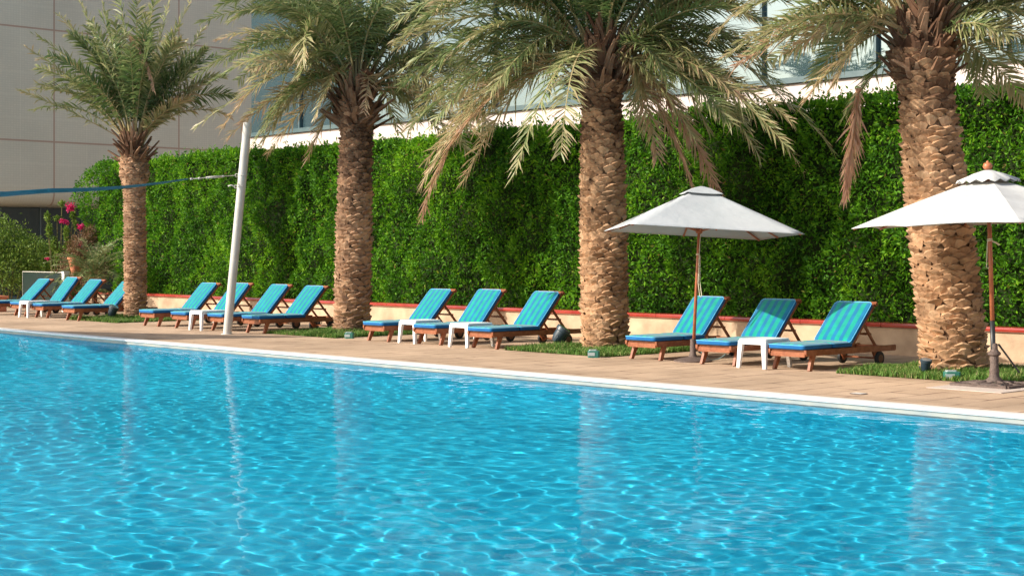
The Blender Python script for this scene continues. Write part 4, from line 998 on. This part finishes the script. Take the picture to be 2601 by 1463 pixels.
mb = MB(); [mb.box(-.07, .07, y-.006, y+.006, .0072, .0085) for y in (-.05, -.025, 0, .025, .05)]; mb.build('grate', M_steel, dr)

# ------------------------------------------------------------------ garden at the left
M_shrub = leafmat('shrub_leaf', [(0, (.06, .13, .015)), (.5, (.16, .26, .03)), (1, (.32, .42, .07))], trans=.3, nscale=1.5, namp=.5)
M_dryshrub = leafmat('dry_leaf', [(0, (.10, .09, .03)), (.5, (.24, .14, .07)), (1, (.36, .2, .12))], trans=.25)
M_flower = leafmat('bougainvillea_flower', [(0, (.50, .01, .10)), (1, (.75, .03, .20))], trans=.35)
M_stem = pbr('stem', (.10, .12, .03), .8, .2, (.18, .14, .06), 10)
def blob_leaves(r, blobs, n, size, dens=1.0, hollow=.55):
    P = []; NN = []
    tot = sum(b[3]*b[4] for b in blobs)
    for (x, y, z, rx, rz) in blobs:
        k = int(n*rx*rz/tot); d = r.normal(0, 1, (k, 3)); d /= np.linalg.norm(d, axis=1)[:, None]
        rad = (hollow+(1-hollow)*r.uniform(0, 1, k))*(1+.18*r.normal(0, 1, k)); q = d*rad[:, None]*[rx, rx, rz]
        P.append(q+[x, y, z]); NN.append(d)
    P = np.concatenate(P); NN = np.concatenate(NN); ok = P[:, 2] > .02
    return P[ok], NN[ok]
def shrub(name, lab, org, blobs, n, size, m, seed, stems=True, flowers=None, cat='shrub', asp=.45):
    r = np.random.default_rng(seed); t = empty(name, org, label=lab, cat=cat)
    P, NN = blob_leaves(r, blobs, n, size); VV = leafquads(P, NN, size, r, aspect=asp); k = len(P); q = np.arange(k)[:, None]*4
    npmesh('foliage', VV.reshape(-1, 3), [np.concatenate([q+[0, 1, 2], q+[0, 2, 3]])], m, t, attr={'tint': np.repeat(np.clip(r.normal(.45, .22, k), 0, 1), 4)})
    if stems:
        mb = MB()
        for b in blobs:
            mb.tube([(b[0]*.3, b[1]*.3, -.0), (b[0]*.7, b[1]*.7, b[2]*.5), (b[0], b[1], b[2])], [.03, .02, .01], 6)
        mb.build('stems', M_stem, t)
    if flowers:
      for f_ in flowers:
        P, NN = blob_leaves(r, [f_], max(24, int(420*f_[3]*f_[4]/.03)), .05, hollow=.1); VV = leafquads(P, NN, .05, r, aspect=.8); k = len(P); q = np.arange(k)[:, None]*4
        npmesh('flower_head', VV.reshape(-1, 3), [np.concatenate([q+[0, 1, 2], q+[0, 2, 3]])], M_flower, t, attr={'tint': np.repeat(r.uniform(0, 1, k), 4)})
    return t
def at(px, d): 
    p = Wd(px, 640, d); return (p[0], p[1], 0)
def rel(px, py, d, org): return Wd(px, py, d)-np.array(org)
# rounded bushes at far left
o1 = at(25, 43.5)
shrub('bush', 'broad yellow green bush at the left edge behind the loungers', o1, [tuple(rel(x, y, 43.5+dz, o1))+(rx, rz) for x, y, dz, rx, rz in ((-10, 590, 0, .55, .6), (35, 620, .3, .6, .6), (70, 640, 0, .5, .5), (20, 690, 0, .8, .6), (-40, 660, 0, .8, .8), (75, 700, .6, .5, .5))], 9000, .09, M_shrub, 61)
o2 = at(115, 45.5)
shrub('bush', 'loose green bush behind the small glass screen', o2, [tuple(rel(x, y, 45.5, o2))+(rx, rz) for x, y, rx, rz in ((95, 640, .42, .42), (125, 665, .5, .45), (150, 650, .35, .4), (110, 700, .55, .5))], 5000, .085, M_shrub, 62)
o3 = at(218, 43.0)
shrub('bougainvillea', 'bougainvillea with pink flower heads above dry brown twigs left of the hedge end', o3,
      [tuple(rel(x, y, 43.0+dz, o3))+(rx, rz) for x, y, dz, rx, rz in ((205, 625, 0, .38, .34), (235, 640, .2, .34, .4), (190, 660, 0, .4, .35), (250, 680, 0, .35, .4), (215, 700, 0, .5, .4), (228, 600, 0, .25, .3), (180, 690, .3, .4, .4))], 9500, .065, M_dryshrub, 63,
      flowers=[tuple(rel(x, y, 42.9, o3))+(rx, rz) for x, y, rx, rz in ((179, 527, .14, .12), (158, 562, .09, .06), (168, 565, .07, .06), (206, 577, .10, .08), (205, 622, .06, .05), (243, 632, .08, .06), (265, 645, .05, .04), (120, 657, .05, .04))])
o4 = at(150, 43.2)
shrub('climbing_plant', 'thin leafy upright shoots rising before the dark windows', o4,
      [tuple(rel(x, y, 43.2, o4))+(rx, rz) for x, y, rx, rz in ((120, 552, .06, .14), (125, 585, .07, .2), (137, 620, .08, .2), (150, 650, .10, .2), (186, 545, .06, .15), (192, 570, .05, .12), (145, 555, .10, .05), (168, 590, .06, .2), (172, 620, .07, .2), (182, 650, .12, .25), (157, 517, .08, .06))], 2600, .075, M_shrub, 64, cat='plant')
# pot
p = at(192, 41.6); hp = 1.6+(640-672)*-41.6/F
pot = empty('plant_pot', p, label='terracotta pot raised among spiky leaves at the left', cat='pot')
zc = 1.6-(690-640)*41.6/F
mb = MB(); mb.lathe([(.11, zc-.05), (.16, zc+.15), (.20, zc+.33), (.225, zc+.34), (.225, zc+.40), (.20, zc+.40), (.18, zc+.30)], 20); mb.build('pot_body', M_terra, pot, smooth=True, sharp=40)
mb = MB(); mb.lathe([(.16, 0), (.13, .1), (.10, zc-.051)], 14); mb.build('pedestal', M_soil, pot, smooth=True, sharp=40)
# spiky rosette (small palm like plant)
def rosette(lab, org, n, L, seed, m=M_frond, zc=.4, dry=.3):
    r = np.random.default_rng(seed); t = empty('fan_palm', org, label=lab, cat='plant')
    mb = MB(); mb.tube([(0, 0, 0), (0, 0, zc)], [.09, .06], 8); mb.build('stem', M_bark_dark, t)
    for i in range(n):
        az = i*2.4; el = r.uniform(.1, 1.35); h = np.array([math.cos(az), math.sin(az), 0]); B = np.array([0, 0, zc]); l = L*r.uniform(.8, 1.1)
        Mm = B+h*l*.5*math.cos(el)+[0, 0, l*.5*math.sin(el)]; T = Mm+h*l*.5*math.cos(el-.7)+np.array([0, 0, l*.5*math.sin(el-.7)])
        V, P4, P3, ti, mi = frond_arrays(B, Mm, T, r, dry=dry+r.normal(0, .1), nl=26, Ll=.24, wl=.022, start=.2, base_r=.012)
        npmesh('frond', V, [P4, P3], [m, M_rachis], t, midx=[mi, 0], attr={'tint': ti})
rosette('low spiky green palm plant behind the loungers left of the smallest palm', at(240, 40.4), 44, 1.35, 71, zc=.85, dry=.2)
rosette('small spiky plant beside the white gate post', at(205, 41.0), 20, .8, 72, zc=.25, dry=.2)
# glass screen
pA = Wd(58, 640, 42.5); pB = Wd(160, 640, 40.6)
scr = empty('glass_screen', (pA[0], pA[1], 0), label='low glass screen with thin metal frame behind the leftmost loungers', cat='screen')
v = Vector((pB[0]-pA[0], pB[1]-pA[1], 0)); zt = 1.6-(690-640)*42.5/F
mb = MB(); mb.bar((0, 0, zt/2+.1), tuple(v+Vector((0, 0, zt/2+.1))), .012, zt-.25); mb.build('glass_pane', M_darkglass, scr)
mb = MB(); mb.tube([(0, 0, 0), (0, 0, zt), tuple(v+Vector((0, 0, zt)))], .013, 6); mb.build('frame', M_steel, scr)
gp = Wd(166, 640, 40.4); gt = empty('gate_post', (gp[0], gp[1], 0), label='short white square post at the right end of the glass screen', cat='post')
zt = 1.6-(690-640)*40.4/F
mb = MB(); mb.box(-.07, .07, -.07, .07, 0, zt-.03); mb.build('shaft', M_whitepl, gt, bevel=.006)
mb = MB(); mb.box(-.085, .085, -.085, .085, zt-.03, zt+.01); mb.build('cap', M_whitepl, gt)
pr = Wd(-15, 640, 40.5); tr = empty('red_planter', (pr[0], pr[1], 0), label='red brown planter box at the left edge behind the leftmost lounger', cat='planter')
mb = MB(); mb.box(-.35, .35, -.2, .2, 0, .36, c=.02); mb.build('box', M_terra, tr, bevel=.006)
mb = MB(); mb.box(-.39, .39, -.24, .24, .361, .43, c=.02); mb.build('rim', M_terra, tr, bevel=.006)
